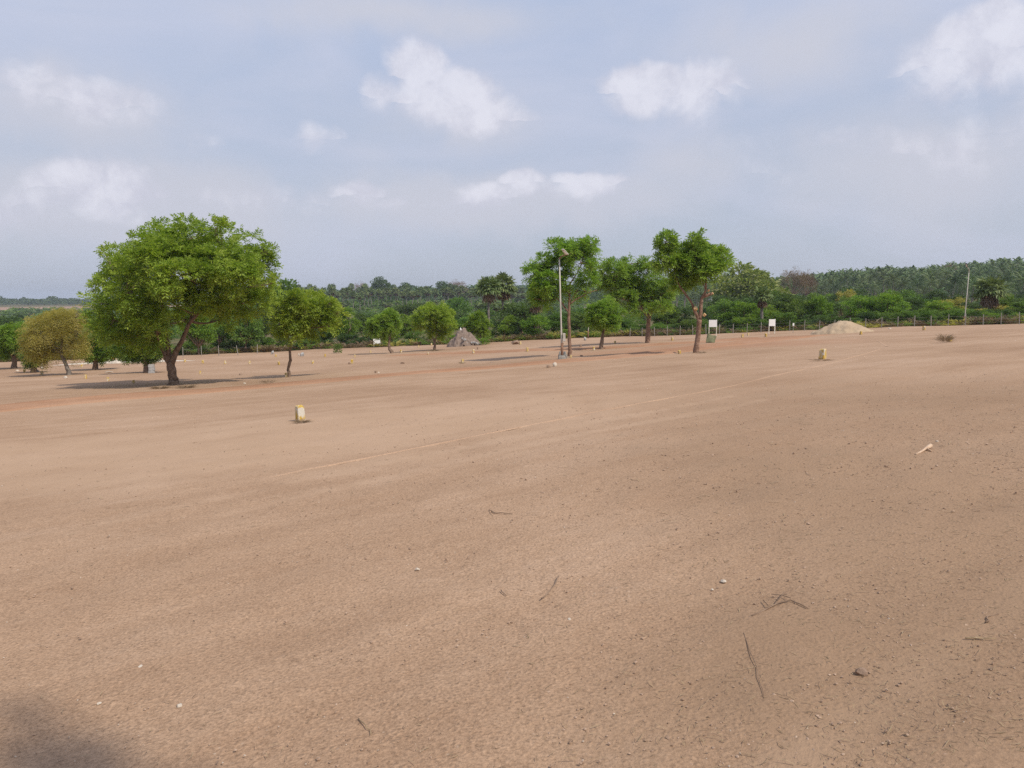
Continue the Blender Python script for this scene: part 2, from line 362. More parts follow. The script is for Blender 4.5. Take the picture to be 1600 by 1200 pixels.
def soil(name, dark, mid, light, road=False, attr=None):
    m, t = mat(name); P = wpos(t)
    ang = math.radians(-27)
    mp = t.new('ShaderNodeMapping', vector_type='TEXTURE'); t.put(mp.inputs[0], P); mp.inputs['Rotation'].default_value = (0, 0, math.radians(35)); mp.inputs['Scale'].default_value = (6, 1, 1)
    S = mp.outputs[0]
    big = t.noise(P, .16, 4, .55); med = t.noise(P, 1.1, 5, .6); streak = t.noise(S, 1.5, 6, .62); fine = t.noise(P, 14, 5, .65); grain = t.noise(P, 85, 4, .7)
    v = t.math('ADD', t.math('MULTIPLY', big, .9), t.math('ADD', t.math('MULTIPLY', streak, .5), t.math('ADD', t.math('MULTIPLY', med, .45), t.math('ADD', t.math('MULTIPLY', fine, .40), t.math('MULTIPLY', grain, .5)))))
    # swept streaks left by levelling, and small dark flecks of plant dust
    mp2 = t.new('ShaderNodeMapping', vector_type='TEXTURE'); t.put(mp2.inputs[0], P); mp2.inputs['Rotation'].default_value = (0, 0, math.radians(38)); mp2.inputs['Scale'].default_value = (9, .55, 1)
    v = t.math('ADD', v, t.math('MULTIPLY', t.math('SUBTRACT', t.noise(mp2.outputs[0], 1.3, 5, .6), .5), .35))
    v = t.sstep(v, .95, 1.8)
    c = t.ramp(v, [(0, dark), (.5, mid), (1, light)])
    # crumbs of darker earth and pale grit
    vo = t.new('ShaderNodeTexVoronoi', feature='F1'); t.put(vo.inputs['Vector'], P); vo.inputs['Scale'].default_value = 36
    spk = t.math('MULTIPLY', t.sstep(vo.outputs['Distance'], .10, .26, 1, 0), t.sstep(t.noise(P, 2.2, 3), .48, .66))
    c = t.mix(t.math('MULTIPLY', spk, .55), c, tuple(x * .55 for x in dark))
    vo3 = t.new('ShaderNodeTexVoronoi', feature='F1'); t.put(vo3.inputs['Vector'], t.vec('MULTIPLY', P, (1.0, 1.0, 1.0))); vo3.inputs['Scale'].default_value = 8.5
    grit = t.noise(P, 62, 5, .8); c = t.mix(1.0, c, t.ramp(grit, [(.30, (.56, .54, .53)), (.5, (1.02, 1.02, 1.02)), (.68, (1.36, 1.35, 1.34))]), 'MULTIPLY')
    fl = t.math('MULTIPLY', t.sstep(t.math('ADD', vo3.outputs['Distance'], t.math('MULTIPLY', t.math('SUBTRACT', fine, .5), .35)), .05, .20, 1, 0), t.sstep(t.noise(P, .9, 5, .65), .50, .68))
    c = t.mix(t.math('MULTIPLY', fl, .5), c, tuple(x * .55 for x in dark))
    vo2 = t.new('ShaderNodeTexVoronoi', feature='F1'); t.put(vo2.inputs['Vector'], P); vo2.inputs['Scale'].default_value = 21
    spk2 = t.math('MULTIPLY', t.sstep(vo2.outputs['Distance'], .06, .16, 1, 0), t.sstep(t.noise(P, 1.4, 3), .52, .7))
    c = t.mix(t.math('MULTIPLY', spk2, .6), c, (.56, .46, .36))
    if attr:
        for nm, colr in attr:
            a = t.new('ShaderNodeAttribute', attribute_name=nm).outputs['Fac']
            a = t.sstep(t.math('ADD', a, t.math('MULTIPLY', t.math('SUBTRACT', t.math('ADD', t.math('MULTIPLY', med, .6), t.math('MULTIPLY', streak, .4)), .5), 1.0)), .25, .85)
            n2 = t.noise(P, .5, 6, .65)
            cc = t.mix(t.sstep(n2, .35, .65), colr[0], colr[1])
            c = t.mix(t.math('MULTIPLY', a, colr[2]), c, cc)
    t.put(t.b.inputs['Base Color'], c); t.b.inputs['Roughness'].default_value = .95; t.b.inputs['Specular IOR Level'].default_value = .08
    h = t.math('ADD', t.math('MULTIPLY', fine, .016), t.math('ADD', t.math('MULTIPLY', grain, .009), t.math('MULTIPLY', med, .05)))
    h = t.math('ADD', h, t.math('MULTIPLY', t.sstep(vo.outputs['Distance'], .0, .5, 1, 0), .006))
    bn = t.new('ShaderNodeBump'); bn.inputs['Strength'].default_value = .6; bn.inputs['Distance'].default_value = 1.0
    t.put(bn.inputs['Height'], h); t.l.new(bn.outputs[0], t.b.inputs['Normal'])
    return m
DARK, MID, LIGHT = (.30, .187, .115), (.38, .250, .161), (.452, .311, .212)
M_soil = soil('bare_soil', DARK, MID, LIGHT, attr=[('pale', ((.44, .298, .195), (.48, .33, .222), .75)), ('brown', ((.25, .160, .098), (.30, .194, .120), .7)), ('red', ((.335, .172, .10), (.40, .222, .132), .7)), ('painted_shade', ((.20, .155, .12), (.24, .185, .14), .75)), ('scrub', ((.09, .10, .035), (.17, .125, .065), 1.0)), ('tilled', ((.30, .19, .125), (.36, .235, .16), 1.0))])
M_road = soil('red_earth', (.30, .155, .087), (.365, .203, .120), (.42, .258, .165))
M_chalk = soil('pale_chalk_soil', (.36, .232, .148), (.415, .275, .182), (.455, .318, .215))
M_sand = soil('sand', (.33, .235, .15), (.42, .315, .21), (.49, .38, .27))
# ------------------------------------------------------------------ ground sheet
fence_a, fence_b = Vector((11.5, 75, float(gz(11.5, 75)))), Vector((41, 60.5, float(gz(41, 60.5))))
def ground_mesh():
    th = np.concatenate([np.linspace(-180, -62, 40, endpoint=False), np.linspace(-62, 62, 460, endpoint=False), np.linspace(62, 180, 40, endpoint=False)]) * math.pi / 180
    rr = np.concatenate([[.0], np.geomspace(.5, 3500, 340)])
    T, RR = np.meshgrid(th, rr); X = (np.sin(T) * RR); Y = (np.cos(T) * RR); Z = gz(X, Y)
    near = np.clip(1.5 - RR / 18, 0, 1)
    rg = np.random.default_rng(3); m = 0
    for k in range(26):
        a = rg.uniform(0, 6.28); lam = rg.uniform(.28, 1.3); m = m + np.sin(2 * math.pi / lam * (X * math.cos(a) + Y * math.sin(a)) + rg.uniform(0, 6.28)) * lam
    Z = Z + m * .0016 * near
    nr, nt = X.shape; V = np.stack([X, Y, Z], -1).reshape(-1, 3)
    i = np.arange(nr - 1)[:, None] * nt; j = np.arange(nt)[None, :]; j2 = (j + 1) % nt
    q = np.stack([i + j, i + nt + j, i + nt + j2, i + j2], -1).reshape(-1, 4)
    me = mesh_np('ground', V, [q[nt:], ], [M_soil], smooth=True)
    x, y = V[:, 0], V[:, 1]
    def put(nm, val):
        a = me.attributes.new(nm, 'FLOAT', 'POINT'); a.data.foreach_set('value', np.asarray(val, np.float32))
    # beyond the fence the field gives way to scrub
    yb = np.interp(x, [-120, -60, -30, -15, 0, 12, 24, 36, 60], [62, 66, 74, 82, 76, 76, 70, 64.5, 52])
    far = np.hypot(x, y); u = x / np.maximum(y, 1)
    till = sst(640, 720, far) * (1 - sst(1020, 1060, far)) * (1 - sst(-.46, -.40, u)) * (y > 0)
    put('scrub', sst(-2.0, 5.0, y - yb) * (1 - till) * (y > 0) * .9); put('tilled', till)
    def blob(c, rx, ry, ang=0):
        ca, sa = math.cos(ang), math.sin(ang); dx, dy = x - c[0], y - c[1]
        a = (dx * ca + dy * sa) / rx; b = (-dx * sa + dy * ca) / ry; return np.exp(-(a * a + b * b))
    c1, c2, c3 = gp(300, 690), gp(900, 640), gp(60, 720)
    pa, pb = gp(1255, 1175), gp(1600, 935); dl = np.array([pb.x - pa.x, pb.y - pa.y]); ll = np.linalg.norm(dl); dl /= ll; tt = ((x - pa.x) * dl[0] + (y - pa.y) * dl[1]) / ll; dist = np.abs((x - pa.x) * dl[1] - (y - pa.y) * dl[0])
    track = np.exp(-(dist / .16) ** 2) * (tt > -.5) * (tt < 1.6) * .95
    for (qa, qb, wd_) in ((gp(-40, 905), gp(1180, 622), .10), (gp(-40, 868), gp(1130, 617), .10), (gp(500, 1010), gp(1560, 690), .09), (gp(640, 1040), gp(1600, 716), .09)):
        dq = np.array([qb.x - qa.x, qb.y - qa.y]); lq = np.linalg.norm(dq); dq /= lq; tq = ((x - qa.x) * dq[0] + (y - qa.y) * dq[1]) / lq; ds = np.abs((x - qa.x) * dq[1] - (y - qa.y) * dq[0] + .25 * np.sin(tq * 5))
        track = np.maximum(track, .42 * np.exp(-(ds / wd_) ** 2) * (tq > 0) * (tq < 1))
    put('pale', track * .8 + np.clip(.8 * blob(c1, 7, 3.5, .5) + .55 * blob(c2, 8, 4, .5) + .5 * blob(c3, 4, 2.5, .4), 0, 1) * .8)
    c4, c5, c6 = gp(1400, 800), gp(1250, 1080), gp(1480, 620)
    put('brown', np.clip(.75 * blob(c4, 2.0, 3.6, .2) + .75 * blob(c5, 1.3, 1.0, .4) + .75 * blob(c6, 6, 8, .3), 0, 1) * .8)
    r0 = gp(1180, 538); r1 = gp(760, 551); r2 = gp(930, 553)
    put('red', np.clip(.9 * blob(r0, 7, 9, .0) + .8 * blob(r1, 9, 4, .1) + .6 * blob(r2, 5, 5), 0, 1) * .8)
    c7 = gp(200, 1185); put('painted_shade', .0 * blob(c7, .35, .30, .3))  # mask for a shadow painted into the lower-left soil colour, switched off
    o = link('ground', me); tag(o, 'wide bare sandy brown soil field sloping down to the trees', 'ground', kind='structure')
ground_mesh()

def ribbon(name, pts, halfw, material, prof, label, cat, step=.5, jag=.12, fade=True):
    """strip of earth draped over the ground; prof: list of (offset -1..1, height)"""
    P = [np.array([p.x, p.y]) for p in pts]; out = []
    for a, b in zip(P[:-1], P[1:]):
        n = max(2, int(np.linalg.norm(b - a) / step)); out += [a + (b - a) * k / n for k in range(n)]
    out.append(P[-1]); C = np.array(out)
    k = np.hanning(15); k /= k.sum()
    for ax in (0, 1):
        pad = np.concatenate([np.full(7, C[0, ax]), C[:, ax], np.full(7, C[-1, ax])]); C[:, ax] = np.convolve(pad, k, 'valid')
    T = np.gradient(C, axis=0); T /= np.linalg.norm(T, axis=1)[:, None] + 1e-9; N = np.stack([-T[:, 1], T[:, 0]], 1)
    V = []; n = len(C); m = len(prof); rg = np.random.default_rng(abs(hash(name)) % 1000 if False else len(pts) * 7)
    wob = [np.convolve(rg.normal(0, 1, n + 8), np.ones(9) / 9, 'valid') for _ in prof]
    hw = halfw if hasattr(halfw, '__len__') else [halfw, halfw]
    H = np.interp(np.linspace(0, 1, n), np.linspace(0, 1, len(hw)), hw)
    for i in range(n):
        e = min(1, min(i, n - 1 - i) / 8) if fade else 1
        for j, (o, h) in enumerate(prof):
            off = (o + wob[j][i] * jag) * H[i]; x, y = C[i] + N[i] * off
            hh = h * e - .04 * (1 - e) + wob[j][i] * .006
            V.append((x, y, float(gz(x, y)) + hh))
    q = np.array([[i * m + j, i * m + j + 1, (i + 1) * m + j + 1, (i + 1) * m + j] for i in range(n - 1) for j in range(m - 1)])
    o = link(name, mesh_np(name, np.array(V), [q], [material], smooth=True)); tag(o, label, cat, kind='structure'); return o
ROADP = [(-1, -.05), (-.85, .012), (-.72, .055), (-.55, .03), (-.38, .012), (-.2, .03), (0, .045), (.2, .03), (.38, .012), (.55, .03), (.75, .06), (.88, .014), (1, -.05)]
road_pts = [gp(-260, 672), gp(-120, 655), gp(0, 638), gp(130, 626), gp(260, 615), gp(450, 601), (gp(640, 584)), gp(760, 575), gp(880, 565), gp(980, 557), gp(1060, 548), gp(1150, 537), gp(1230, 528), gp(1290, 522.5)]
ribbon('dirt_road', road_pts, [1.15, 1.25, 1.3, 1.4, 1.5, 1.8, 2.0], M_road, ROADP, 'reddish rutted dirt road curving across the field past the big tree', 'road')
ribbon('dirt_road', [gp(560, 558.5), gp(660, 553.5), gp(760, 550), gp(860, 547), gp(960, 543), gp(1060, 536.5), gp(1150, 531), gp(1235, 524.5)], [1.0, 1.6, 1.8, 1.5], M_road, ROADP, 'farther reddish dirt track running just before the fence and signboards', 'road')
ribbon('chalk_line', [gp(100, 815), gp(300, 770), gp(500, 729), gp(700, 690), gp(850, 660), gp(1000, 630), gp(1150, 602), gp(1300, 567), gp(1350, 553), gp(1386, 542)], .045, M_chalk, [(-1, -.006), (-.5, .009), (.5, .009), (1, -.006)], 'thin pale chalk line marked on the soil, running to the right', 'ground marking', .25, .5)
ribbon('chalk_line', [gp(1386, 542), gp(1372, 533.5)], .07, M_chalk, [(-1, -.01), (-.5, .008), (.5, .008), (1, -.01)], 'short pale chalk line turning back at the corner of the plot', 'ground marking', .25, .3, False)

# ------------------------------------------------------------------ foliage tools
def norm(a): return a / (np.linalg.norm(a, axis=-1, keepdims=True) + 1e-9)
def leaf_quads(P, D, L, pairs=4, wid=.34, rng=R, droop=.25, leaflet=.48):
    """pinnate leaves: pairs of leaflets down a drooping stalk -> verts, quads"""
    n = len(P); D = norm(D); up = np.array([0, 0, 1.0]); S = norm(np.cross(D, up + rng.normal(0, .45, (n, 3))))
    Nn = np.cross(S, D); L = np.asarray(L)[:, None]; out = []
    for k in range(pairs):
        t = (k + .7) / pairs; base = P + D * L * t - np.array([0, 0, 1]) * L * droop * t * t
        for s in (-1, 1):
            tip = norm(D * .6 + S * s * .8 + Nn * rng.normal(0, .28, (n, 1)) - np.array([0, 0, .22])); ln = L * leaflet * (1 - .35 * abs(t - .5))
            wv = norm(np.cross(Nn + rng.normal(0, .3, (n, 3)), tip)) * ln * wid * .5
            out.append(np.stack([base, base + tip * ln * .45 + wv, base + tip * ln, base + tip * ln * .45 - wv], 1))
    V = np.concatenate(out).reshape(-1, 3); return V, np.arange(len(V)).reshape(-1, 4)
def simple_quads(P, D, L, wid=.5, rng=R):
    n = len(P); D = norm(D); S = norm(np.cross(D, rng.normal(0, 1, (n, 3)) + np.array([0, 0, .6]))); L = np.asarray(L)[:, None]
    wv = S * L * wid * .5; bend = -np.array([0, 0, 1]) * L * .15
    V = np.stack([P, P + D * L * .5 + wv, P + D * L + bend, P + D * L * .5 - wv], 1).reshape(-1, 3)
    return V, np.arange(len(V)).reshape(-1, 4)
def bez(a, b, c, n=7): return [a * (1 - t) ** 2 + b * 2 * t * (1 - t) + c * t * t for t in [i / (n - 1) for i in range(n)]]

def hero_tree(name, base, stems, lobes, label, cat='tree', group=None, leafm=None, bark=None, nleaf=3500, L=.30, pairs=4, trunk_r=.12, style='neem', depth=1.0, seed=1, bare=(), clump=.5, wid=.36):
    """base: pixel of the foot; stems: polylines of (px, py, radius factor); lobes: (px, py, rx, ry) outline lumps of the crown"""
    rng = np.random.default_rng(seed); random.seed(seed)
    g = gp(*base); d = g.y; k = d / F
    def loc(px, py, off=0.0):
        r = pray(px, py); tt = (d + off) / r[1]; p = r * tt + np.array([0, 0, CAMZ]); return Vector((p[0] - g.x, off, p[2] - g.z))
    root = empty(name, g, label, cat, group)
    wood = MB(); tips = []
    for si, st in enumerate(stems):
        off = 0.0; pts = []
        lead = rng.uniform(-1, 1) * .9
        for i, q in enumerate(st):
            if si: off = lead * k * 40 * .5 * i / len(st)
            p = loc(q[0], q[1], off); pts.append((p, q[2] * trunk_r))
        if si == 0:
            p0 = pts[0][0].copy(); p0.z = -.25; pts[0] = (Vector((0, 0, .12)), pts[0][1] * 1.05); pts.insert(0, (p0, pts[0][1] * 1.3))
        fine = []; rad = []
        for (a, ra), (b, rb) in zip(pts[:-1], pts[1:]):
            for j in range(3):
                f = j / 3; fine.append(a.lerp(b, f) + Vector(rng.normal(0, .012, 3)) * (1 if j else 0)); rad.append(ra + (rb - ra) * f)
        fine.append(pts[-1][0]); rad.append(pts[-1][1]); wood.tube(fine, rad, 9, True, .09)
        tips.append((fine[-1], rad[-1])); tips += [(fine[i], rad[i]) for i in range(len(fine) // 2, len(fine))]
    tr = wood.build('trunk', bark or M_bark, root, True)
    br = MB(); P = []; D = []; LL = []
    area = [l[2] * l[3] for l in lobes]; A = sum(area)
    ys = []
    cx = np.mean([l[0] for l in lobes]); half = max(abs(l[0] - cx) for l in lobes) + 1
    extra = []
    for q in range(max(5, len(lobes) // 2)):
        b_ = lobes[int(rng.integers(0, len(lobes)))]; a_ = rng.uniform(-.5, 3.6); extra.append((b_[0] + math.cos(a_) * b_[2] * .98, b_[1] - math.sin(a_) * b_[3] * .98, b_[2] * rng.uniform(.26, .5), b_[3] * rng.uniform(.3, .55)))
    lobes = list(lobes) + extra; area = [l[2] * l[3] * rng.uniform(.65, 1.25) for l in lobes]; A = sum(area)
    for li, lb in enumerate(lobes):
        px, py, rx, ry = lb[:4]
        room = math.sqrt(max(.12, 1 - ((px - cx) / (half * 1.25)) ** 2)) * half * k * depth
        off = (lb[4] if len(lb) > 4 else rng.uniform(-1, 1) * .62) * room
        c = loc(px, py, off); a = np.array([rx * k, (rx + ry) / 2 * k * 1.05, ry * k]) * .91; c_ = np.array(c)
        tip, r0 = min(tips, key=lambda q: (q[0] - c).length + max(0, q[0].z - c.z) * 1.5)
        mid = tip.lerp(c, .5) + Vector((0, 0, -.12 * (tip - c).length)) + Vector(rng.normal(0, .05, 3)) * (tip - c).length
        lim = bez(tip, mid, c, 7); rr = min(r0 * .7, .07); br.tube(lim, [rr * (1 - .75 * i / 6) + .006 for i in range(7)], 6, True, .06)
        nl = int(nleaf * area[li] / A); rc = clump * (a[0] * a[1] * a[2]) ** (1 / 3) * .62 * (.70 if style == 'neem' else 1)
        nc = max(6, int(15 * (1 if style == 'neem' else 1.3)))
        u = norm(rng.normal(0, 1, (nc, 3))); rad = rng.uniform(.3, 1.12, (nc, 1)) ** .6
        cc = c_ + u * rad * a * .95
        for q in range(nc):
            if rng.random() < .7:
                s = lim[int(rng.integers(3, 7))]; e = Vector(cc[q]); m2 = s.lerp(e, .5) + Vector(rng.normal(0, .08, 3)) * (e - s).length
                br.tube(bez(s, m2, e, 4), [.014, .011, .008, .004], 4, False)
        w = rng.uniform(.5, 1.5, nc); w /= w.sum(); idx = rng.choice(nc, nl, p=w)
        g3 = rng.normal(0, 1, (nl, 3)); g3 = norm(g3) * rng.uniform(.1, 1, (nl, 1)) ** .5
        pp = cc[idx] + g3 * rc * np.array([1.15, 1.15, .62])
        dd = norm(pp - c_) * .55 + g3 * .7 + np.array([0, 0, .18]) + rng.normal(0, .3, (nl, 3))
        P.append(pp); D.append(dd); LL.append(L * rng.uniform(.7, 1.25, nl))
    for (a, b, r) in bare:
        br.tube([loc(*a), loc((a[0] + b[0]) / 2 + 1, (a[1] + b[1]) / 2 + 1), loc(*b)], [r, r * .8, r * .6], 7)
    br.build('branches', bark or M_bark, root, True)
    P = np.concatenate(P); D = np.concatenate(D); LL = np.concatenate(LL)
    V, q = leaf_quads(P, D, LL, pairs, wid, rng, .25 if style == 'neem' else .7)
    link('crown', mesh_np('crown', V, [q], [leafm or M_neem]), root)
    return root, loc

# ------------------------------------------------------------------ the neem trees of the field
hero_tree('neem_tree', (272, 601),
    [[(272, 601, 1), (270, 590, .9), (268, 577, .86), (266.5, 565, .7)],
     [(266, 574, .55), (257, 552, .42), (246, 530, .36), (226, 495, .26), (200, 462, .15)],
     [(266, 570, .6), (263, 545, .48), (259, 520, .4), (252, 470, .28), (246, 425, .15)],
     [(267, 570, .66), (276, 548, .52), (288, 524, .42), (298, 502, .36), (326, 472, .26), (352, 432, .14)],
     [(297, 505, .3), (306, 465, .22), (303, 410, .12)]],
    [(222, 392, 44, 36), (252, 372, 40, 26), (300, 372, 44, 28), (345, 385, 36, 30), (318, 400, 40, 30), (196, 418, 34, 32), (186, 452, 40, 28), (160, 474, 24, 20),
     (240, 425, 48, 36), (285, 415, 46, 36), (330, 430, 46, 36), (380, 392, 28, 30), (396, 412, 30, 26), (402, 446, 24, 28), (370, 440, 34, 34), (362, 468, 36, 26, .3), (390, 470, 30, 24),
     (262, 468, 42, 28, -.45), (316, 456, 42, 28, -.3), (285, 432, 40, 32, -.75), (335, 412, 38, 30, -.65), (240, 405, 38, 30, -.7), (225, 488, 36, 26, -.5), (205, 445, 36, 28, -.7), (375, 425, 32, 30, -.5), (216, 470, 44, 34), (178, 500, 36, 28), (218, 512, 40, 26), (190, 530, 34, 22), (270, 492, 32, 16, .6), (230, 530, 24, 16, -.2), (352, 494, 30, 16, .6), (300, 492, 30, 14, .75), (163, 515, 22, 22)],
    'largest tree in the field, wide dense green crown on a forked brown trunk', nleaf=12500, L=.32, pairs=4, trunk_r=.195, seed=21, leafm=M_neem_big, depth=1.1, clump=.62)
hero_tree('neem_tree', (452, 589),
    [[(452, 589, 1), (450.5, 575, .85), (454, 563, .9), (452.5, 548, .75), (457, 530, .6), (463, 512, .45)],
     [(457, 530, .45), (470, 510, .3), (485, 490, .2)], [(455, 538, .4), (447, 520, .3), (440, 505, .2)]],
    [(448, 488, 26, 24), (478, 472, 26, 20), (500, 488, 24, 22), (470, 502, 32, 20), (438, 508, 18, 16), (516, 492, 14, 18), (490, 512, 24, 14), (462, 475, 20, 18), (460, 522, 20, 10)],
    'slim crooked tree beside the yellow marker, right of the largest tree', nleaf=2500, L=.30, trunk_r=.07, seed=4, leafm=M_neem_big, clump=.6)
hero_tree('neem_tree', (532, 541.5), [[(532, 541.5, 1), (536, 533, .85), (538, 524, .7)], [(537, 528, .5), (530, 515, .4)], [(538, 526, .5), (548, 513, .35)]],
    [(530, 504, 24, 18), (548, 508, 15, 17), (513, 510, 16, 16), (533, 517, 24, 10)], 'low spreading tree with a leaning trunk by the green shrub, near the tilted signboard', nleaf=2600, L=.42, trunk_r=.16, seed=5, leafm=M_bright)
hero_tree('neem_tree', (612, 552), [[(612, 552, 1), (608.5, 546, .85), (608, 535, .7), (609.5, 522, .6)], [(609, 528, .5), (600, 515, .4)]],
    [(598, 503, 20, 14), (613, 508, 14, 14), (588, 512, 13, 12), (604, 494, 14, 9), (600, 518, 18, 8)], 'small round tree with a thin crooked trunk, right of the tilted white signboard', nleaf=2600, L=.34, trunk_r=.14, seed=6)
hero_tree('neem_tree', (679, 547.5), [[(679, 547.5, 1), (679.5, 540, .8), (679, 533, .75)], [(679, 535, .6), (675, 524, .5), (672, 510, .4)], [(679, 535, .6), (683, 522, .5), (686, 508, .35)]],
    [(664, 494, 17, 15), (694, 494, 17, 16), (680, 486, 20, 11), (680, 503, 28, 14), (657, 503, 10, 11), (704, 507, 9, 12), (690, 515, 16, 9), (672, 517, 16, 7)], 'bright round tree on twin stems in front of the dry brush', nleaf=3300, L=.34, trunk_r=.12, seed=7, leafm=M_neem_big)
hero_tree('neem_tree', (751, 537.5), [[(751, 537.5, 1), (751.5, 528, .8), (748, 518, .7)]],
    [(745, 505, 15, 12), (756, 510, 9, 11), (737, 513, 10, 9), (747, 498, 10, 7), (750, 519, 12, 7)], 'small bright sapling with a pale thin stem, right of the stony mound', nleaf=2000, L=.36, trunk_r=.09, seed=8, leafm=M_bright, bark=M_trunk_grey)
hero_tree('neem_tree', (890, 556.5),
    [[(890, 556.5, 1), (890.5, 540, .86), (889.5, 515, .78), (889, 490, .7), (889.5, 465, .55), (891, 440, .36)],
     [(889, 489, .42), (878, 473, .34), (866, 463, .26), (852, 448, .14)], [(889.5, 476, .4), (903, 466, .3), (918, 458, .22), (933, 453, .12)],
     [(891, 444, .3), (902, 426, .24), (911, 406, .14)], [(889.5, 458, .3), (880, 440, .24), (872, 415, .14)], [(890, 474, .25), (897, 462, .18), (903, 450, .1)]],
    [(873, 387, 20, 15), (905, 388, 20, 13), (923, 383, 10, 12), (892, 396, 24, 16), (846, 408, 17, 15), (834, 428, 14, 16), (851, 440, 22, 17), (876, 414, 20, 16), (907, 410, 18, 12), (884, 438, 18, 12), (918, 438, 18, 14), (866, 452, 18, 10), (838, 452, 12, 14), (926, 400, 9, 10), (900, 455, 14, 8), (850, 470, 14, 8)],
    'tall open tree with a straight bare trunk behind the street lamp', nleaf=3300, L=.32, trunk_r=.105, seed=9, bark=M_bark_red, clump=.5)
hero_tree('neem_tree', (939, 545.5), [[(939, 545.5, 1), (941, 530, .8), (943, 517, .6)], [(942, 520, .45), (950, 505, .3)]],
    [(940, 492, 22, 17), (957, 488, 14, 16), (929, 500, 13, 12), (945, 505, 20, 10), (948, 478, 14, 9)], 'small round tree between the lamp tree and the pair of wide crowns', nleaf=2600, L=.32, trunk_r=.13, seed=10)
hero_tree('neem_tree', (1012, 535.5),
    [[(1012, 535.5, 1), (1012.5, 515, .85), (1014, 496, .8)], [(1014, 497, .55), (1004, 482, .42), (998, 466, .3), (972, 440, .15)], [(1014, 497, .6), (1021, 482, .45), (1030, 462, .3)], [(1014, 497, .5), (1015, 470, .35), (1012, 445, .2)]],
    [(1022, 436, 28, 20), (1008, 424, 20, 13), (995, 452, 22, 22), (1044, 452, 15, 20), (1018, 464, 34, 18), (962, 424, 24, 18), (958, 452, 24, 22), (985, 412, 14, 11), (975, 468, 20, 14), (978, 436, 20, 20), (946, 430, 13, 14), (1000, 480, 18, 8), (1034, 478, 16, 8), (950, 412, 10, 8)],
    'wide two-lobed tree with a short thick trunk, left of the forked tree', nleaf=4300, L=.40, trunk_r=.18, seed=12, bark=M_bark_red, depth=.7)
fork, floc = hero_tree('neem_tree', (1087.5, 551),
    [[(1087.5, 551, 1), (1089, 535, .88), (1091.5, 515, .84), (1093, 499, .92)],
     [(1093, 500, .72), (1087, 489, .6), (1080, 472, .42), (1068, 455, .34), (1058, 440, .2), (1052, 420, .1)],
     [(1093, 500, .75), (1095, 482, .62), (1096.5, 466, .52), (1102, 456, .4), (1104, 435, .28), (1108, 410, .13)],
     [(1083, 482, .25), (1079, 470, .2), (1072, 464, .12)], [(1102, 452, .2), (1092, 425, .14), (1086, 405, .09)]],
    [(1042, 377, 14, 13), (1052, 398, 22, 16), (1084, 386, 15, 13), (1062, 415, 24, 16), (1086, 410, 22, 18), (1106, 396, 18, 14), (1126, 404, 12, 13), (1065, 436, 22, 13), (1113, 418, 14, 11), (1090, 374, 8, 9), (1040, 405, 12, 14), (1082, 432, 20, 10), (1105, 428, 10, 7)],
    'forked tree with pruned limbs on a stout reddish trunk, tallest on the right side', nleaf=3300, L=.33, trunk_r=.125, seed=13, bark=M_bark_red, clump=.55, bare=[])
c_ = MB(); c_.tube([floc(1097, 464), floc(1105, 461) + Vector((0, -.05, 0)), floc(1112, 458.5) + Vector((0, -.1, 0))], [.085, .075, .065], 8); c_.build('pruned_limb', M_bark_red, fork, True)
for (a, b, r, o1, o2) in (((1111.9, 458.5), (1113, 458.2), .058, -.10, -.12), ((1086.5, 483), (1085, 481.5), .085, -.08, -.17), ((1106, 455), (1107.5, 453), .05, -.03, -.07), ((1098.5, 493.5), (1101, 491), .07, -.08, -.12)):
    c_ = MB(); c_.tube([floc(*a) + Vector((0, o1, 0)), floc(*b) + Vector((0, o2, .01))], r, 9); c_.build('cut_limb_end', M_cut, fork)['label'] = 'pale sawn end of a pruned limb'

hero_tree('willowy_tree', (108, 586), [[(108, 586, 1), (104, 572, .85), (98, 558, .7), (94, 548, .6)], [(96, 553, .5), (80, 535, .35), (60, 522, .2)], [(95, 550, .5), (98, 528, .35), (95, 505, .2)], [(97, 556, .45), (112, 536, .3), (122, 520, .2)], [(92, 548, .4), (78, 545, .25), (66, 548, .12)]],
    [(90, 508, 36, 19), (64, 522, 24, 24), (115, 516, 20, 26), (85, 535, 34, 22), (55, 545, 16, 17), (98, 494, 26, 9), (120, 543, 13, 16), (45, 530, 12, 16), (72, 555, 16, 10)],
    'yellowish olive feathery tree with a leaning trunk at the left', nleaf=4600, L=.36, pairs=4, trunk_r=.13, seed=14, style='feather', leafm=M_olive, clump=.75, wid=.16, bark=M_trunk_grey)
hero_tree('neem_tree', (22, 576), [[(22, 576, 1), (22.5, 565, .8), (21, 555, .7)], [(22, 558, .5), (10, 545, .35)], [(22, 558, .5), (34, 545, .3)]],
    [(8, 530, 24, 18), (30, 533, 20, 18), (-12, 535, 20, 20), (18, 517, 22, 11), (15, 547, 28, 9), (40, 545, 12, 10)], 'dark-trunked green tree at the far left edge', nleaf=3800, L=.36, trunk_r=.2, seed=15, leafm=M_bright)
hero_tree('neem_tree', (53, 582), [[(53, 582, 1), (53, 572, .8), (52, 562, .6)]], [(53, 552, 12, 12), (46, 560, 10, 9), (60, 558, 9, 9)], 'small dark tree with low leaves behind the olive feathery tree', nleaf=1400, L=.33, trunk_r=.19, seed=16, leafm=M_mid)
hero_tree('neem_tree', (149, 578), [[(149, 578, 1), (149, 566, .85), (150, 553, .7)], [(150, 558, .5), (160, 545, .35)]],
    [(148, 532, 20, 18), (165, 543, 16, 14), (140, 547, 13, 11), (156, 518, 18, 14), (152, 552, 22, 9), (176, 535, 12, 14)], 'green tree shading the yellow tractor', nleaf=3800, L=.36, trunk_r=.17, seed=17, leafm=M_bright)
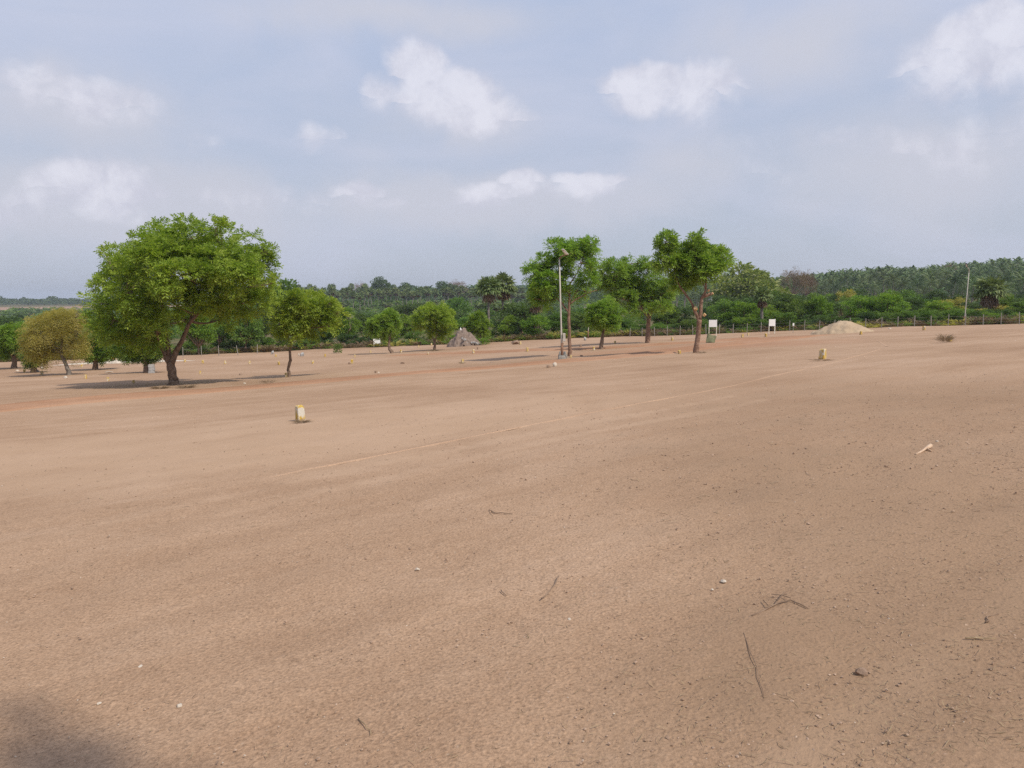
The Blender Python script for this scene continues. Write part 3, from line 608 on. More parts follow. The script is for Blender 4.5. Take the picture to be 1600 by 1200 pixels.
hero_tree('neem_tree', (229, 582.5), [[(229, 582.5, 1), (229, 570, .9), (228, 556, .8)], [(228, 558, .5), (212, 545, .35)], [(228, 558, .5), (242, 545, .35)]],
    [(215, 545, 28, 14), (241, 540, 22, 15), (197, 540, 18, 16), (228, 526, 30, 14), (232, 552, 22, 8), (205, 553, 14, 8)], 'dark low tree beside the block stack, half hidden by the largest tree', nleaf=4200, L=.32, trunk_r=.17, seed=18, leafm=M_mid)
# ------------------------------------------------------------------ kinds of tree beyond the fence (unit size: 1 high, 1 wide)
def kind_tree(kind, seed, nq=5200):
    rng = np.random.default_rng(seed); random.seed(seed); wood = MB(); P = []; D = []
    if kind == 'round':   spec = dict(n=17, cz=.56, a=(.36, .36, .36), lob=.15, z0=.18, leaf=.050, wid=.5, fl=.75)
    elif kind == 'acacia': spec = dict(n=18, cz=.46, a=(.40, .40, .42), lob=.13, z0=.16, leaf=.036, wid=.45, fl=.42)
    elif kind == 'scrub': spec = dict(n=16, cz=.45, a=(.38, .38, .36), lob=.15, z0=.04, leaf=.050, wid=.45, fl=.75)
    elif kind == 'bare':  spec = dict(n=18, cz=.58, a=(.36, .36, .30), lob=.13, z0=.30, leaf=.04, wid=.16, fl=.8)
    a = np.array(spec['a']); top = Vector((0, 0, spec['z0']))
    wood.tube([(0, 0, -.06), (rng.normal(0, .01), rng.normal(0, .01), spec['z0'] * .5), tuple(top)], [.026, .02, .016], 6, False, .1)
    for i in range(spec['n']):
        u = norm(rng.normal(0, 1, 3)); u[2] = abs(u[2]) * 1.1 - .45 if kind not in ('scrub', 'round') else (u[2] if u[2] > -.85 else -.5)
        c = np.array([0, 0, spec['cz']]) + u * a * rng.uniform(.55, 1.0); lob = spec['lob'] * rng.uniform(.7, 1.35)
        m = top.lerp(Vector(c), .5) + Vector((0, 0, -.04)); wood.tube(bez(top, m, Vector(c), 5), [.012, .010, .008, .006, .003], 4, False)
        n = int(nq / spec['n'] * (lob / spec['lob']) ** 2); nc = 9
        sub = c + norm(rng.normal(0, 1, (nc, 3))) * lob * rng.uniform(.4, 1, (nc, 1)) * np.array([1, 1, spec['fl']])
        g = norm(rng.normal(0, 1, (n, 3))) * rng.uniform(.1, 1, (n, 1)) ** .5
        p = sub[rng.integers(0, nc, n)] + g * lob * .5 * np.array([1.1, 1.1, .6])
        if kind == 'scrub': p[:, 2] = np.maximum(p[:, 2], .01)
        P.append(p); D.append(norm(p - c) * .6 + g * .7 + np.array([0, 0, .2]))
    P = np.concatenate(P); D = np.concatenate(D); V, q = simple_quads(P, D, spec['leaf'] * rng.uniform(.6, 1.3, len(P)), spec['wid'], rng)
    return wood.mesh('trunk', M_bark), mesh_np('crown', V, [q], [M_mid])
KT = {k: [kind_tree(k, 40 + i * 7 + ord(k[0]), 3600 if k == 'bare' else 5200) for i in range(n)] for k, n in (('round', 4), ('acacia', 4), ('scrub', 4), ('bare', 2))}
def plant(kind, var, px, d, w, h, material, label, group=None, name='tree', sink=.0, bark=None, rz=None, cat='tree'):
    """a tree of the given width and height at distance d"""
    g = at(px, d); g.z -= sink; tm, cm = KT[kind][var % len(KT[kind])]
    r = empty(name, g, label, cat, group, random.uniform(0, 6.28) if rz is None else rz); r.scale = (w, w, h)
    for nm, me, m in (('trunk', tm, bark or M_bark), ('crown', cm, material)):
        o = link(nm, me, r); o.material_slots[0].link = 'OBJECT'; o.material_slots[0].material = m
    return r
FR = [  # px, width px, top py, distance, kind, material, label
    (312, 56, 492, 74, 'round', M_bright, 'bright green tree just right of the forked brown trunk, at the field edge'),
    (345, 60, 476, 80, 'round', M_mid, 'mid green tree at the field edge, under the right half of the largest crown'),
    (386, 56, 482, 78, 'round', M_mid, 'leafy tree with dark shade below it, third along the row right of the largest tree'),
    (412, 50, 470, 84, 'round', M_dark, 'dark green tree closing the row, behind the grey boulder'),
    (438, 76, 441, 100, 'round', M_mid, 'tall pale green tree top showing between the largest tree and the slim crooked one'),
    (398, 60, 458, 105, 'round', M_mid, 'far green crown peeping out below the right edge of the largest tree'),
    (475, 50, 500, 86, 'scrub', M_dark, 'dark shrub mass behind the slim crooked tree'),
    (500, 46, 500, 90, 'round', M_mid, 'green tree filling in behind the slim crooked tree, right part'),
    (572, 44, 492, 98, 'round', M_dark, 'dark bushy tree behind the tilted signboard'),
    (640, 44, 494, 90, 'round', M_bright, 'light green tree between the small round tree and the twin-stemmed tree'),
    (640, 74, 466, 160, 'acacia', M_dark, 'reddish green spreading acacia standing under the far fan palms'),
    (716, 40, 466, 170, 'round', M_mid, 'blue-green round tree beneath the fan palm clump'),
    (738, 60, 482, 105, 'acacia', M_mid, 'feathery tree rising behind the small bright sapling'),
    (815, 108, 463, 88, 'acacia', M_dark, 'broad dark feathery acacia to the right of the tall fan palm'),
    (790, 28, 494, 80, 'round', M_bright, 'narrow bright green sapling in front of the broad dark acacia'),
    (838, 44, 494, 79, 'round', M_bright, 'bright green bush tree left of the street lamp post'),
    (866, 40, 490, 84, 'round', M_mid, 'green tree just behind the street lamp post'),
    (905, 50, 490, 90, 'round', M_mid, 'green tree by the thin far lamp post'),
    (980, 46, 494, 84, 'scrub', M_mid, 'leafy bush tree beneath the two-lobed crown'),
    (1038, 46, 482, 86, 'round', M_mid, 'mid green tree in the gap between the two stout trunks'),
    (1062, 40, 478, 96, 'scrub', M_dark, 'dark shrub behind the forked trunk'),
    (1128, 54, 470, 82, 'round', M_mid, 'full green tree behind the nearer white signboard'),
    (1160, 54, 474, 80, 'round', M_bright, 'bright leafy tree midway between the two white signboards'),
    (1192, 56, 478, 83, 'round', M_bright, 'yellowish green tree behind the farther white signboard'),
    (1172, 118, 415, 150, 'round', M_bloom, 'tall broad tree with pale flowering tips above the signboards'),
    (1228, 58, 474, 84, 'round', M_mid, 'green tree just right of the farther white signboard'),
    (1256, 52, 478, 86, 'scrub', M_mid, 'bushy green tree left of the sand heap'),
    (1276, 34, 464, 79, 'round', M_bright, 'small yellow-green tree on a visible stem by the sand heap'),
    (1312, 96, 456, 94, 'acacia', M_dark, 'dark layered acacia behind the sand heap'),
    (1336, 56, 464, 80, 'round', M_bright, 'bright green bushy tree right behind the sand heap top'),
    (1380, 52, 461, 79, 'round', M_bright, 'bright green tree right of the sand heap'),
    (1412, 66, 455, 88, 'acacia', M_mid, 'olive green acacia left of the fence lamp, with bare twigs below'),
    (1366, 80, 452, 104, 'acacia', M_dark, 'dark flat acacia crown above the bright trees right of the sand heap'),
    (1465, 54, 472, 76, 'round', M_bright, 'rounded bright tree behind the dry bush, left of the fence lamp'),
    (1440, 40, 480, 80, 'round', M_mid, 'small green tree near the boundary marker by the fence'),
    (1495, 36, 482, 84, 'scrub', M_dark, 'dark bush at the foot of the fence lamp'),
    (1532, 34, 484, 72, 'round', M_bright, 'low bright sapling right of the fence lamp'),
    (1562, 60, 470, 86, 'scrub', M_olive, 'dry olive thicket at the fence right of the stubby fan palm'),
    (1596, 48, 472, 76, 'round', M_mid, 'green bush tree at the right edge by the fence'),
    (1580, 60, 458, 100, 'acacia', M_mid, 'leafy acacia under the coconut palms at the right edge'),
    (1640, 80, 470, 78, 'scrub', M_mid, 'dark green thicket beyond the right end of the fence'),
    (8, 74, 486, 120, 'acacia', M_dark, 'dark green crown beyond the road at the far left'),
    (-40, 90, 480, 110, 'acacia', M_dark, 'dark acacia just outside the left edge'),
    (56, 46, 497, 130, 'scrub', M_olive, 'pale greyish shrub behind the olive feathery tree'),
    (132, 50, 488, 120, 'scrub', M_mid, 'bluish green shrub right of the olive feathery tree top'),
    (100, 50, 502, 110, 'scrub', M_dry, 'brown scrub patch behind the leaning olive trunk'),
]
for i, (px, wpx, top, d, kd, m, lab) in enumerate(FR):
    g = at(px, d); h = (ztop(top, d) - g.z) * 1.06; plant(kd, i, px, d, wpx * d / F * 1.28, h * 1.03, m, lab, 'trees along the far edge of the field')
for (px, w, top, d, lab) in ((566, 30, 436, 520, 'brown leafless dome-shaped tree above the fan palms'), (716, 36, 433, 500, 'grey-brown bare crown left of the tall fan palms'),
                             (1232, 46, 410, 235, 'large brown leafless tree on the palm hill'), (1254, 28, 415, 240, 'smaller brown leafless tree touching the large one on the palm hill'), (1472, 30, 408, 380, 'brown bare crown among the coconut palms on the ridge')):
    g = at(px, d); plant('bare', px, px, d, w * d / F * 1.25, (ztop(top, d) - g.z) * 1.08, M_brown, lab, 'bare trees on the hill', 'bare_tree')
for (px, w, top, d, lab) in ((600, 34, 433, 480, 'round dark green tree standing above the row of fan palms'), (640, 40, 442, 520, 'low dark tree on the skyline right of the round green one'), (700, 40, 440, 470, 'green skyline tree left of the grey-brown bare crown')):
    g = at(px, d); plant('round', px, px, d, w * d / F * 1.2, (ztop(top, d) - g.z) * 1.06, M_dark, lab, 'skyline trees')
# filler trees of the valley
def where(px):
    for lim, w_ in ((150, 'at the far left beyond the olive tree'), (300, 'behind the largest tree'), (520, 'behind the slim crooked tree'), (720, 'below the fan palm row'), (860, 'around the tall fan palms'), (1000, 'behind the lamp tree'), (1110, 'behind the forked tree'), (1260, 'behind the two white signboards'), (1420, 'behind the sand heap')):
        if px < lim: return w_
    return 'behind the fence lamp on the right'
# low shrubs that close the woodland edge down to the ground
rs = np.random.default_rng(123); EX = [(-120, 63), (-60, 67), (-30, 75), (-15, 83), (-6, 78), (0, 76.5), (12, 76.5), (24, 70.5), (36, 65), (60, 53)]
for k in range(64):
    px = 280 + k * 21.4 + rs.uniform(-7, 7); y0 = 75.0
    for _ in range(6): y0 = float(np.interp(upx(px) * y0, [e[0] for e in EX], [e[1] for e in EX]))
    d = y0 + rs.uniform(1.0, 6.5); m = [M_mid, M_dark, M_mid, M_bright, M_olive][rs.choice(5, p=[.36, .34, .15, .12, .03])]; random.seed(k + 5000)
    h = rs.uniform(.9, 1.9); plant('scrub', k, px, d, h * rs.uniform(1.2, 1.9), h, m, 'low %s shrub on the field edge, %s' % ({'mid_leaf': 'green', 'dark_leaf': 'dark green', 'bright_leaf': 'bright green', 'olive_leaf': 'olive'}[m.name], where(px)), 'shrubs along the field edge', 'shrub', cat='shrub')
rf = np.random.default_rng(77); n_f = 0
for k in range(1500):
    px = rf.uniform(-110, 1710); d = rf.uniform(86, 330) if px < 1150 else rf.uniform(80, 170)
    t = (d - 92) / 238
    if px < 150: top = rf.uniform(488, 512)
    elif px < 300: top = rf.uniform(486, 508)
    elif px < 505: top = rf.uniform(468, 498)
    elif px < 800: top = rf.uniform(484, 508) - (0 if 505 < px < 660 else 7)
    elif px < 1120: top = rf.uniform(476, 500) - 6 * t
    else: top = rf.uniform(450, 480)
    g = at(px, d); h = ztop(top, d) - g.z
    if not 2.4 < h < 8.5: continue
    kd = rf.choice(['round', 'acacia', 'scrub'], p=[.4, .35, .25]); m = [M_mid, M_dark, M_mid, M_dark, M_bright, M_olive][rf.choice(6, p=[.3, .3, .16, .12, .10, .02])]
    random.seed(k); plant(kd, k, px, d, h * rf.uniform(.85, 1.35), h * 1.05, m, '%s %s tree of the valley woodland, %s' % ({'mid_leaf': 'mid green', 'dark_leaf': 'dark green', 'bright_leaf': 'bright green', 'olive_leaf': 'olive'}[m.name], {'round': 'rounded', 'acacia': 'flat-topped', 'scrub': 'bushy'}[str(kd)], where(px)), 'valley woodland trees'); n_f += 1
    if n_f >= 290: break

# ------------------------------------------------------------------ palms
def fan_leaf(rng, D, pet, rad, seg, droop, start):
    D = D / np.linalg.norm(D); S = norm(np.cross(D, np.array([0, 0, 1.0]) + rng.normal(0, .25, 3))); C = start + D * pet; out = []
    for k in range(seg):
        a = (k / (seg - 1) - .5) * 3.9; v = D * math.cos(a) + S * math.sin(a); w = D * -math.sin(a) + S * math.cos(a); h = 3.9 / seg * .5
        Rr = rad * (1 - .12 * abs(a)); fold = .12 * rad * (1 if k % 2 else -1) * np.cross(S, D)
        tip = C + v * Rr + np.array([0, 0, -droop * rad * (.5 + .5 * abs(math.sin(a)))]); mid = C + v * Rr * .6 + np.array([0, 0, -droop * rad * .18])
        out += [C, mid + w * Rr * .6 * h + fold * .3, tip, mid - w * Rr * .6 * h - fold * .3]
    z = np.array([0, 0, .03]); out += [start + S * .025, C + S * .02, C - S * .02 + z, start - S * .025 + z]
    return out
def palmyra(seed, h, nf=30, ndead=14, rad=.95, pet=.85):
    rng = np.random.default_rng(seed); live = []; dead = []; top = np.array([0, 0, h])
    for i in range(nf):
        el = math.asin(min(1, -.45 + 1.45 * (i + .5) / nf)); a = i * 2.39996 + rng.normal(0, .15); D = np.array([math.cos(a) * math.cos(el), math.sin(a) * math.cos(el), math.sin(el)])
        live += fan_leaf(rng, D, pet * rng.uniform(.85, 1.15), rad * rng.uniform(.85, 1.1), 11, .35 if el > .3 else .5, top)
    for i in range(ndead):
        a = i * 2.39996 + .5; D = np.array([math.cos(a) * .45, math.sin(a) * .45, -1.0]); dead += fan_leaf(rng, D, pet * rng.uniform(.7, 1.1), rad * .75, 7, .6, top - np.array([0, 0, .15]))
    w = MB(); w.tube([(0, 0, -.4), (.03, 0, h * .25), (-.03, .02, h * .6), (0, 0, h)], [.20, .15, .13, .12], 8, True, .05)
    Q = lambda a: (np.array(a), np.arange(len(a)).reshape(-1, 4))
    return w, Q(live), Q(dead)
def join(parts):
    V = []; Fq = []; mi = []; o = 0
    for (v, q, m) in parts:
        V.append(np.asarray(v)); Fq.append(np.asarray(q) + o); mi += [m] * len(q); o += len(v)
    return np.concatenate(V), np.concatenate(Fq), mi
def mbq(w):
    f = [x if len(x) == 4 else None for x in w.f]; f = [x for x in f if x]; return np.array(w.v), np.array(f)
for (px, base_d, top, rpx, label, crown_r, var, nd) in (
        (764, 84, 446, 25, 'tall dark fan palm with a bare trunk, left one of the pair', 1.0, 1, 6), (786, 88, 441, 25, 'fan palm with a hanging brown skirt, right one of the pair', 1.0, 2, 22),
        (838, 80, 463, 23, 'stocky fan palm with a brown dead-leaf skirt left of the lamp tree', 1.0, 3, 30), (1187, 76.5, 459, 19, 'short fan palm with a brown skirt above the farther signboard', .85, 4, 26), (1539, 74, 448, 29, 'stubby fan palm with drooping dry fronds, right of the fence lamp', 1.0, 5, 26)):
    g = at(px, base_d); h = ztop(top + rpx * .15, base_d) - g.z; sc = rpx * base_d / F / 1.85
    w, lv, dd = palmyra(100 + var, h / 1.0, 34, nd, .95 * sc * 1.05, .85 * sc)
    r = empty('fan_palm', g, label, 'palm tree', 'fan palms near the field')
    w.build('trunk', M_trunk_grey, r, True); link('crown', mesh_np('crown', lv[0], [lv[1]], [M_palmy]), r); link('dead_skirt', mesh_np('dead_skirt', dd[0], [dd[1]], [M_dead]), r)
PV = []
for i in range(5):
    h = 8.5; w, lv, dd = palmyra(200 + i, h, 24, [4, 10, 7, 12, 5][i], 1.25, .95); V, Q, mi = join([(*mbq(w), 0), (*lv, 1), (*dd, 2)]); PV.append(mesh_np('fan_palm', V, [Q], [M_trunk_grey, M_palmy, M_dead], mi))
rp = np.random.default_rng(31); npal = 0
spots = [(px + rp.uniform(-4, 4), rp.uniform(345, 425), 0) for px in np.arange(425, 850, 6.2)] + [(px + rp.uniform(-5, 5), rp.uniform(430, 520), 0) for px in np.arange(400, 860, 8)] + \
        [(rp.uniform(722, 800), rp.uniform(190, 235), -1) for k in range(12)] + [(rp.uniform(480, 700), rp.uniform(300, 345), -1) for k in range(8)]
for i, (px, d, sm) in enumerate(spots):
    g = at(px, d); o = link('fan_palm', PV[i % 5], None, g); s = rp.uniform(.9, 1.2); 
    tgt = (rp.uniform(449, 457) if d < 430 else rp.uniform(444, 452)) if sm == 0 else rp.uniform(468, 478)
    hz_ = max(3.5, ztop(tgt, d) - g.z - 1.6); o.scale = (s, s, hz_ / 8.5 * 1.0) if False else (1.15 * s, 1.15 * s, max(.55, hz_ / 8.5)); o.rotation_euler = (0, 0, rp.uniform(0, 6.28))
    if sm == 0: tag(o, 'fan palm in the %s across the valley, %s' % ('front row' if d < 430 else 'back row', 'left of the tilted signboard' if px < 560 else 'above the small round trees' if px < 640 else 'above the twin-stemmed tree' if px < 715 else 'around the tall fan palms'), 'palm tree', 'fan palms across the valley')
    else: tag(o, 'low fan palm in the scrub below the long palm row', 'palm tree', 'low fan palms in the valley scrub')

def coconut(seed, h, nf=22, L=3.7, np_=18):
    rng = np.random.default_rng(seed); out = []; top = np.array([0, 0, h])
    for i in range(nf):
        el = 1.35 - 1.9 * (i + .5) / nf + rng.normal(0, .06); a = i * 2.39996 + rng.normal(0, .2); H = np.array([math.cos(a), math.sin(a), 0]); S = np.array([-math.sin(a), math.cos(a), 0])
        p = top.copy(); e = el; ln = L * rng.uniform(.85, 1.1); prev = p
        for k in range(np_):
            e -= (.05 + .07 * k / np_) * (1.25 if el < .9 else .8); dv = H * math.cos(e) + np.array([0, 0, 1]) * math.sin(e); q = p + dv * ln / np_
            ll = .95 * math.sin(math.pi * min(.97, (k + 2.2) / (np_ + 2.5))) ** .6
            for s in (-1, 1):
                tip = q + S * s * ll * .72 + dv * ll * .42 - np.array([0, 0, ll * .38]); m_ = (p + q) / 2; out += [p, (p + tip) / 2 + dv * .07 + np.array([0, 0, .04]), tip, (p + tip) / 2 - dv * .05]
            p = q
    return np.array(out), np.arange(len(out)).reshape(-1, 4)
CV = []
for i in range(6):
    h = 7.0; w = MB(); b = [.5, -.6, .3, 0, -.3, .7][i]; w.tube([(b, 0, -.6), (b * .5, .1, h * .4), (0, 0, h)], [.19, .15, .12], 6, False); lv = coconut(300 + i, h)
    V, Q, mi = join([(*mbq(w), 0), (*lv, 1)]); CV.append(mesh_np('coconut_palm', V, [Q], [M_trunk_grey, M_coco], mi))
def low_palm(rng, h=7.5, L=3.3):
    out = []; top = np.array([0, 0, h])
    for i in range(11):
        el = 1.2 - 1.7 * i / 11; a = i * 2.4 + rng.normal(0, .2); H = np.array([math.cos(a), math.sin(a), 0]); S = np.array([-math.sin(a), math.cos(a), 0]); p = top; e = el
        for k in range(4):
            e -= .28; dv = H * math.cos(e) + np.array([0, 0, 1]) * math.sin(e); q = p + dv * L / 4; w1 = [.25, .8, .7, .4][k]; w2 = [.8, .7, .4, .08][k]; dn = np.array([0, 0, .45])
            for s in (-1, 1): out += [p, q, q + S * s * w2 - dn * w2, p + S * s * w1 - dn * w1]
            p = q
    out += [(-.13, 0, 0), (.13, 0, 0), (.1, 0, h), (-.1, 0, h)]
    return np.array(out, float)
LP = [low_palm(np.random.default_rng(i)) for i in range(5)]
def low_tree(seed, n=46):
    rng = np.random.default_rng(seed); u = norm(rng.normal(0, 1, (n, 3))); u[:, 2] = np.abs(u[:, 2]) * 1.1 - .25; p = np.array([0, 0, .5]) + u * np.array([.45, .45, .45]) * rng.uniform(.7, 1, (n, 1))
    return simple_quads(p, u + rng.normal(0, .6, (n, 3)), np.full(n, .26), .8, rng)[0]
LT = [low_tree(i) for i in range(6)]
def scatter(name, protos, pts, mats_, label, cat, zw=1.0):
    V = []; rg = np.random.default_rng(len(pts)); mi = []
    for i, (x, y, z, sx, sz) in enumerate(pts):
        v = protos[i % len(protos)]; a = rg.uniform(0, 6.28); c, s = math.cos(a), math.sin(a)
        V.append(np.stack([x + (v[:, 0] * c - v[:, 1] * s) * sx, y + (v[:, 0] * s + v[:, 1] * c) * sx, z + v[:, 2] * sz], 1)); mi += [int(rg.integers(0, len(mats_)))] * (len(v) // 4)
    V = np.concatenate(V); o = link(name, mesh_np(name, V, [np.arange(len(V)).reshape(-1, 4)], mats_, mi)); tag(o, label, cat, kind='stuff'); return o
# plantation on the right-hand hill
rc = np.random.default_rng(41); cand = []
for y in np.arange(165, 640, 7.4):
    for x in np.arange(.13 * y, .80 * y, 7.4):
        xx = x + rc.uniform(-2.2, 2.2); yy = y + rc.uniform(-2.2, 2.2)
        if yy < 245 and xx / yy < .60 - .0022 * (yy - 165): continue
        if yy < 320 and xx / yy < .20: continue
        cand.append((yy, xx))
cand.sort(); near_c = [c for c in cand if c[1] / c[0] < .70][:300]; ns = set(near_c); rest = [c for c in cand if c not in ns]
for i, (y, x) in enumerate(near_c):
    o = link('coconut_palm', CV[i % 6], None, (x, y, float(gz(x, y)))); s = rc.uniform(.75, 1.02); o.scale = (s, s, rc.uniform(.62, 1.2)); o.rotation_euler = (rc.normal(0, .07), rc.normal(0, .07), rc.uniform(0, 6.28))
    u_ = x / y; tag(o, '%s coconut palm %s of the hillside plantation, %s' % ('tall' if o.scale[2] > 1.0 else 'short' if o.scale[2] < .78 else 'middling', 'at the lower edge' if y < 235 else 'halfway up' if y < 285 else 'high up', 'by the brown bare trees' if u_ < .38 else 'above the sand heap' if u_ < .48 else 'left of the fence lamp' if u_ < .585 else 'right of the fence lamp'), 'palm tree', 'coconut palms on the hillside')
scatter('coconut_grove', LP, [(x, y, float(gz(x, y)), rc.uniform(.7, .95), rc.uniform(.75, 1.3)) for (y, x) in rest], [M_coco], 'far rows of coconut palms running up to the ridge', 'palm grove')
upts = [(u * y, y) for y, u in [(math.sqrt(rc.uniform(170 ** 2, 420 ** 2)), rc.uniform(.14, .80)) for k in range(900)]]
scatter('plantation_undergrowth', LT, [(x, y, float(gz(x, y)) - .3, rc.uniform(2.5, 5), rc.uniform(1.2, 2.6)) for (x, y) in upts if not (y < 245 and x / y < .42)], [M_dark], 'dark undergrowth between the coconut trunks', 'undergrowth')
pts = []
for y in np.arange(450, 1120, 15):
    for x in np.arange(-.34 * y, .85 * y, 14):
        u = x / y
        if u > .2 and y < 640: continue
        pts.append((x + rc.uniform(-5, 5), y + rc.uniform(-6, 6)))
A = [p for p in pts if rc.random() < .62]; B = [p for p in pts if p not in set(A)]
scatter('far_palm_forest', LP, [(x, y, float(gz(x, y)), rc.uniform(1.0, 1.5), rc.uniform(.9, 1.5)) for (x, y) in A], [M_coco], 'hazy palm forest along the skyline behind the valley', 'forest')
scatter('far_woodland', LT, [(x, y, float(gz(x, y)) - .5, rc.uniform(8, 13), rc.uniform(6, 9)) for (x, y) in B], [M_dark], 'dark broadleaf woodland among the skyline palms', 'forest')
# belt under the fan palm row and hedge-like scrub of the valley floor
pts = []
for y in np.arange(250, 450, 9):
    for x in np.arange(-.42 * y, .25 * y, 8): pts.append((x + rc.uniform(-4, 4), y + rc.uniform(-4, 4)))
scatter('valley_scrub', LT, [(x, y, float(gz(x, y)) - .3, rc.uniform(4, 8), rc.uniform(1.6, 3.2) if y < 360 else rc.uniform(2.5, 5.0)) for (x, y) in pts], [M_dark, M_mid, M_mid], 'low scrub covering the valley floor below the palms', 'scrub')
# far treeline on the left skyline
pts = []
for y in np.arange(1060, 1300, 16):
    for x in np.arange(-.80 * y, -.30 * y, 15): pts.append((x + rc.uniform(-5, 5), y + rc.uniform(-6, 6)))
scatter('far_treeline', LT, [(x, y, float(gz(x, y)) - 1, rc.uniform(9, 18), rc.uniform(5, 10) * (1.5 if rc.random() < .06 else 1)) for (x, y) in pts], [M_dark], 'hazy blue-green line of trees on the left skyline beyond a brown field', 'treeline')
pts = [(u * y, y) for y, u in [(rc.uniform(230, 620), rc.uniform(-.80, -.36)) for k in range(520)]]
scatter('left_valley_scrub', LT, [(x, y, float(gz(x, y)) - .3, rc.uniform(5, 10), rc.uniform(2.0, 4.2)) for (x, y) in pts], [M_dark, M_mid], 'scrub and low trees in the valley on the left', 'scrub')

# dry brush along the field edge
def brush(seed, n=70):
    rng = np.random.default_rng(seed); a = rng.uniform(0, 6.28, n); r = rng.uniform(0, .35, n); p = np.stack([r * np.cos(a), r * np.sin(a), rng.uniform(0, .35, n)], 1)
    d = np.stack([np.cos(a) * .8, np.sin(a) * .8, rng.uniform(.2, 1.4, n)], 1); return simple_quads(p, d, rng.uniform(.3, .75, n), .10, rng)[0]
BR = [brush(i) for i in range(6)]
edge = [(-120, 63), (-60, 67), (-30, 75), (-15, 83), (-6, 78), (0, 76.5), (12, 76.5), (24, 70.5), (36, 65), (60, 53)]
pts = []
ex = np.array(edge)
for k in range(760):
    x = rc.uniform(-62, 46); y = float(np.interp(x, ex[:, 0], ex[:, 1])) + abs(rc.normal(0, 3.0)) + .4; pts.append((x, y))
scatter('dry_brush', BR, [(x, y, float(gz(x, y)) - .03, rc.uniform(.8, 2.0), rc.uniform(.45, 1.15)) for (x, y) in pts], [M_dry, M_dry, M_mid, M_olive], 'dry brown brush and dead grass along the far field edge', 'brush')
# ------------------------------------------------------------------ marker stones
M_stone, _t = mat('painted_marker')
_p = opos(_t); _oi = _t.new('ShaderNodeObjectInfo').outputs['Random']
_pv = _t.vec('ADD', _p, _t.vec('SCALE', (31., 17., 9.), scale=_oi))
_n1 = _t.noise(_pv, 7, 4, .6, .4); _n2 = _t.noise(_t.vec('MULTIPLY', _pv, (9, 9, 2.2)), 1.6, 4, .65, .3); _n3 = _t.noise(_pv, 30, 4)
_c = _t.mix(_t.sstep(_n2, .40, .54), (.60, .49, .32), (.50, .33, .06)); _c = _t.mix(_t.sstep(_n1, .55, .63), _c, (.60, .55, .46)); _c = _t.mix(_t.sstep(_n3, .60, .76), _c, (.17, .125, .08))
_sz = _t.new('ShaderNodeSeparateXYZ'); _t.put(_sz.inputs[0], _p); _c = _t.mix(_t.sstep(_t.math('ADD', _sz.outputs[2], _t.math('MULTIPLY', _n1, .08)), .03, .10, .8, 0), _c, (.26, .17, .11))
_t.put(_t.b.inputs['Base Color'], _c); _t.b.inputs['Roughness'].default_value = .85
_bn = _t.new('ShaderNodeBump'); _bn.inputs['Strength'].default_value = .6; _bn.inputs['Distance'].default_value = .01; _t.put(_bn.inputs['Height'], _n3); _t.l.new(_bn.outputs[0], _t.b.inputs['Normal'])
def stone_mesh(seed):
    random.seed(seed); m = MB(); m.box((0, 0, .10), (.155, .15, .34), None, .94, .014)
    m.v = [(x + random.gauss(0, .003), y + random.gauss(0, .003), z + random.gauss(0, .003)) for x, y, z in m.v]
    # broken corner
    cx, cyy = random.choice([(.08, .08), (-.08, .08), (.08, -.08), (-.08, -.08)])
    m.v = [(x - .018 * (x / abs(x)), y, z - .03) if z > .2 and abs(x - cx) < .04 and abs(y - cyy) < .05 else (x, y, z) for x, y, z in m.v]
    return m.mesh('boundary_stone', M_stone)
SM = [stone_mesh(i) for i in range(5)]
ROWG = 'boundary stones set out across the plots'
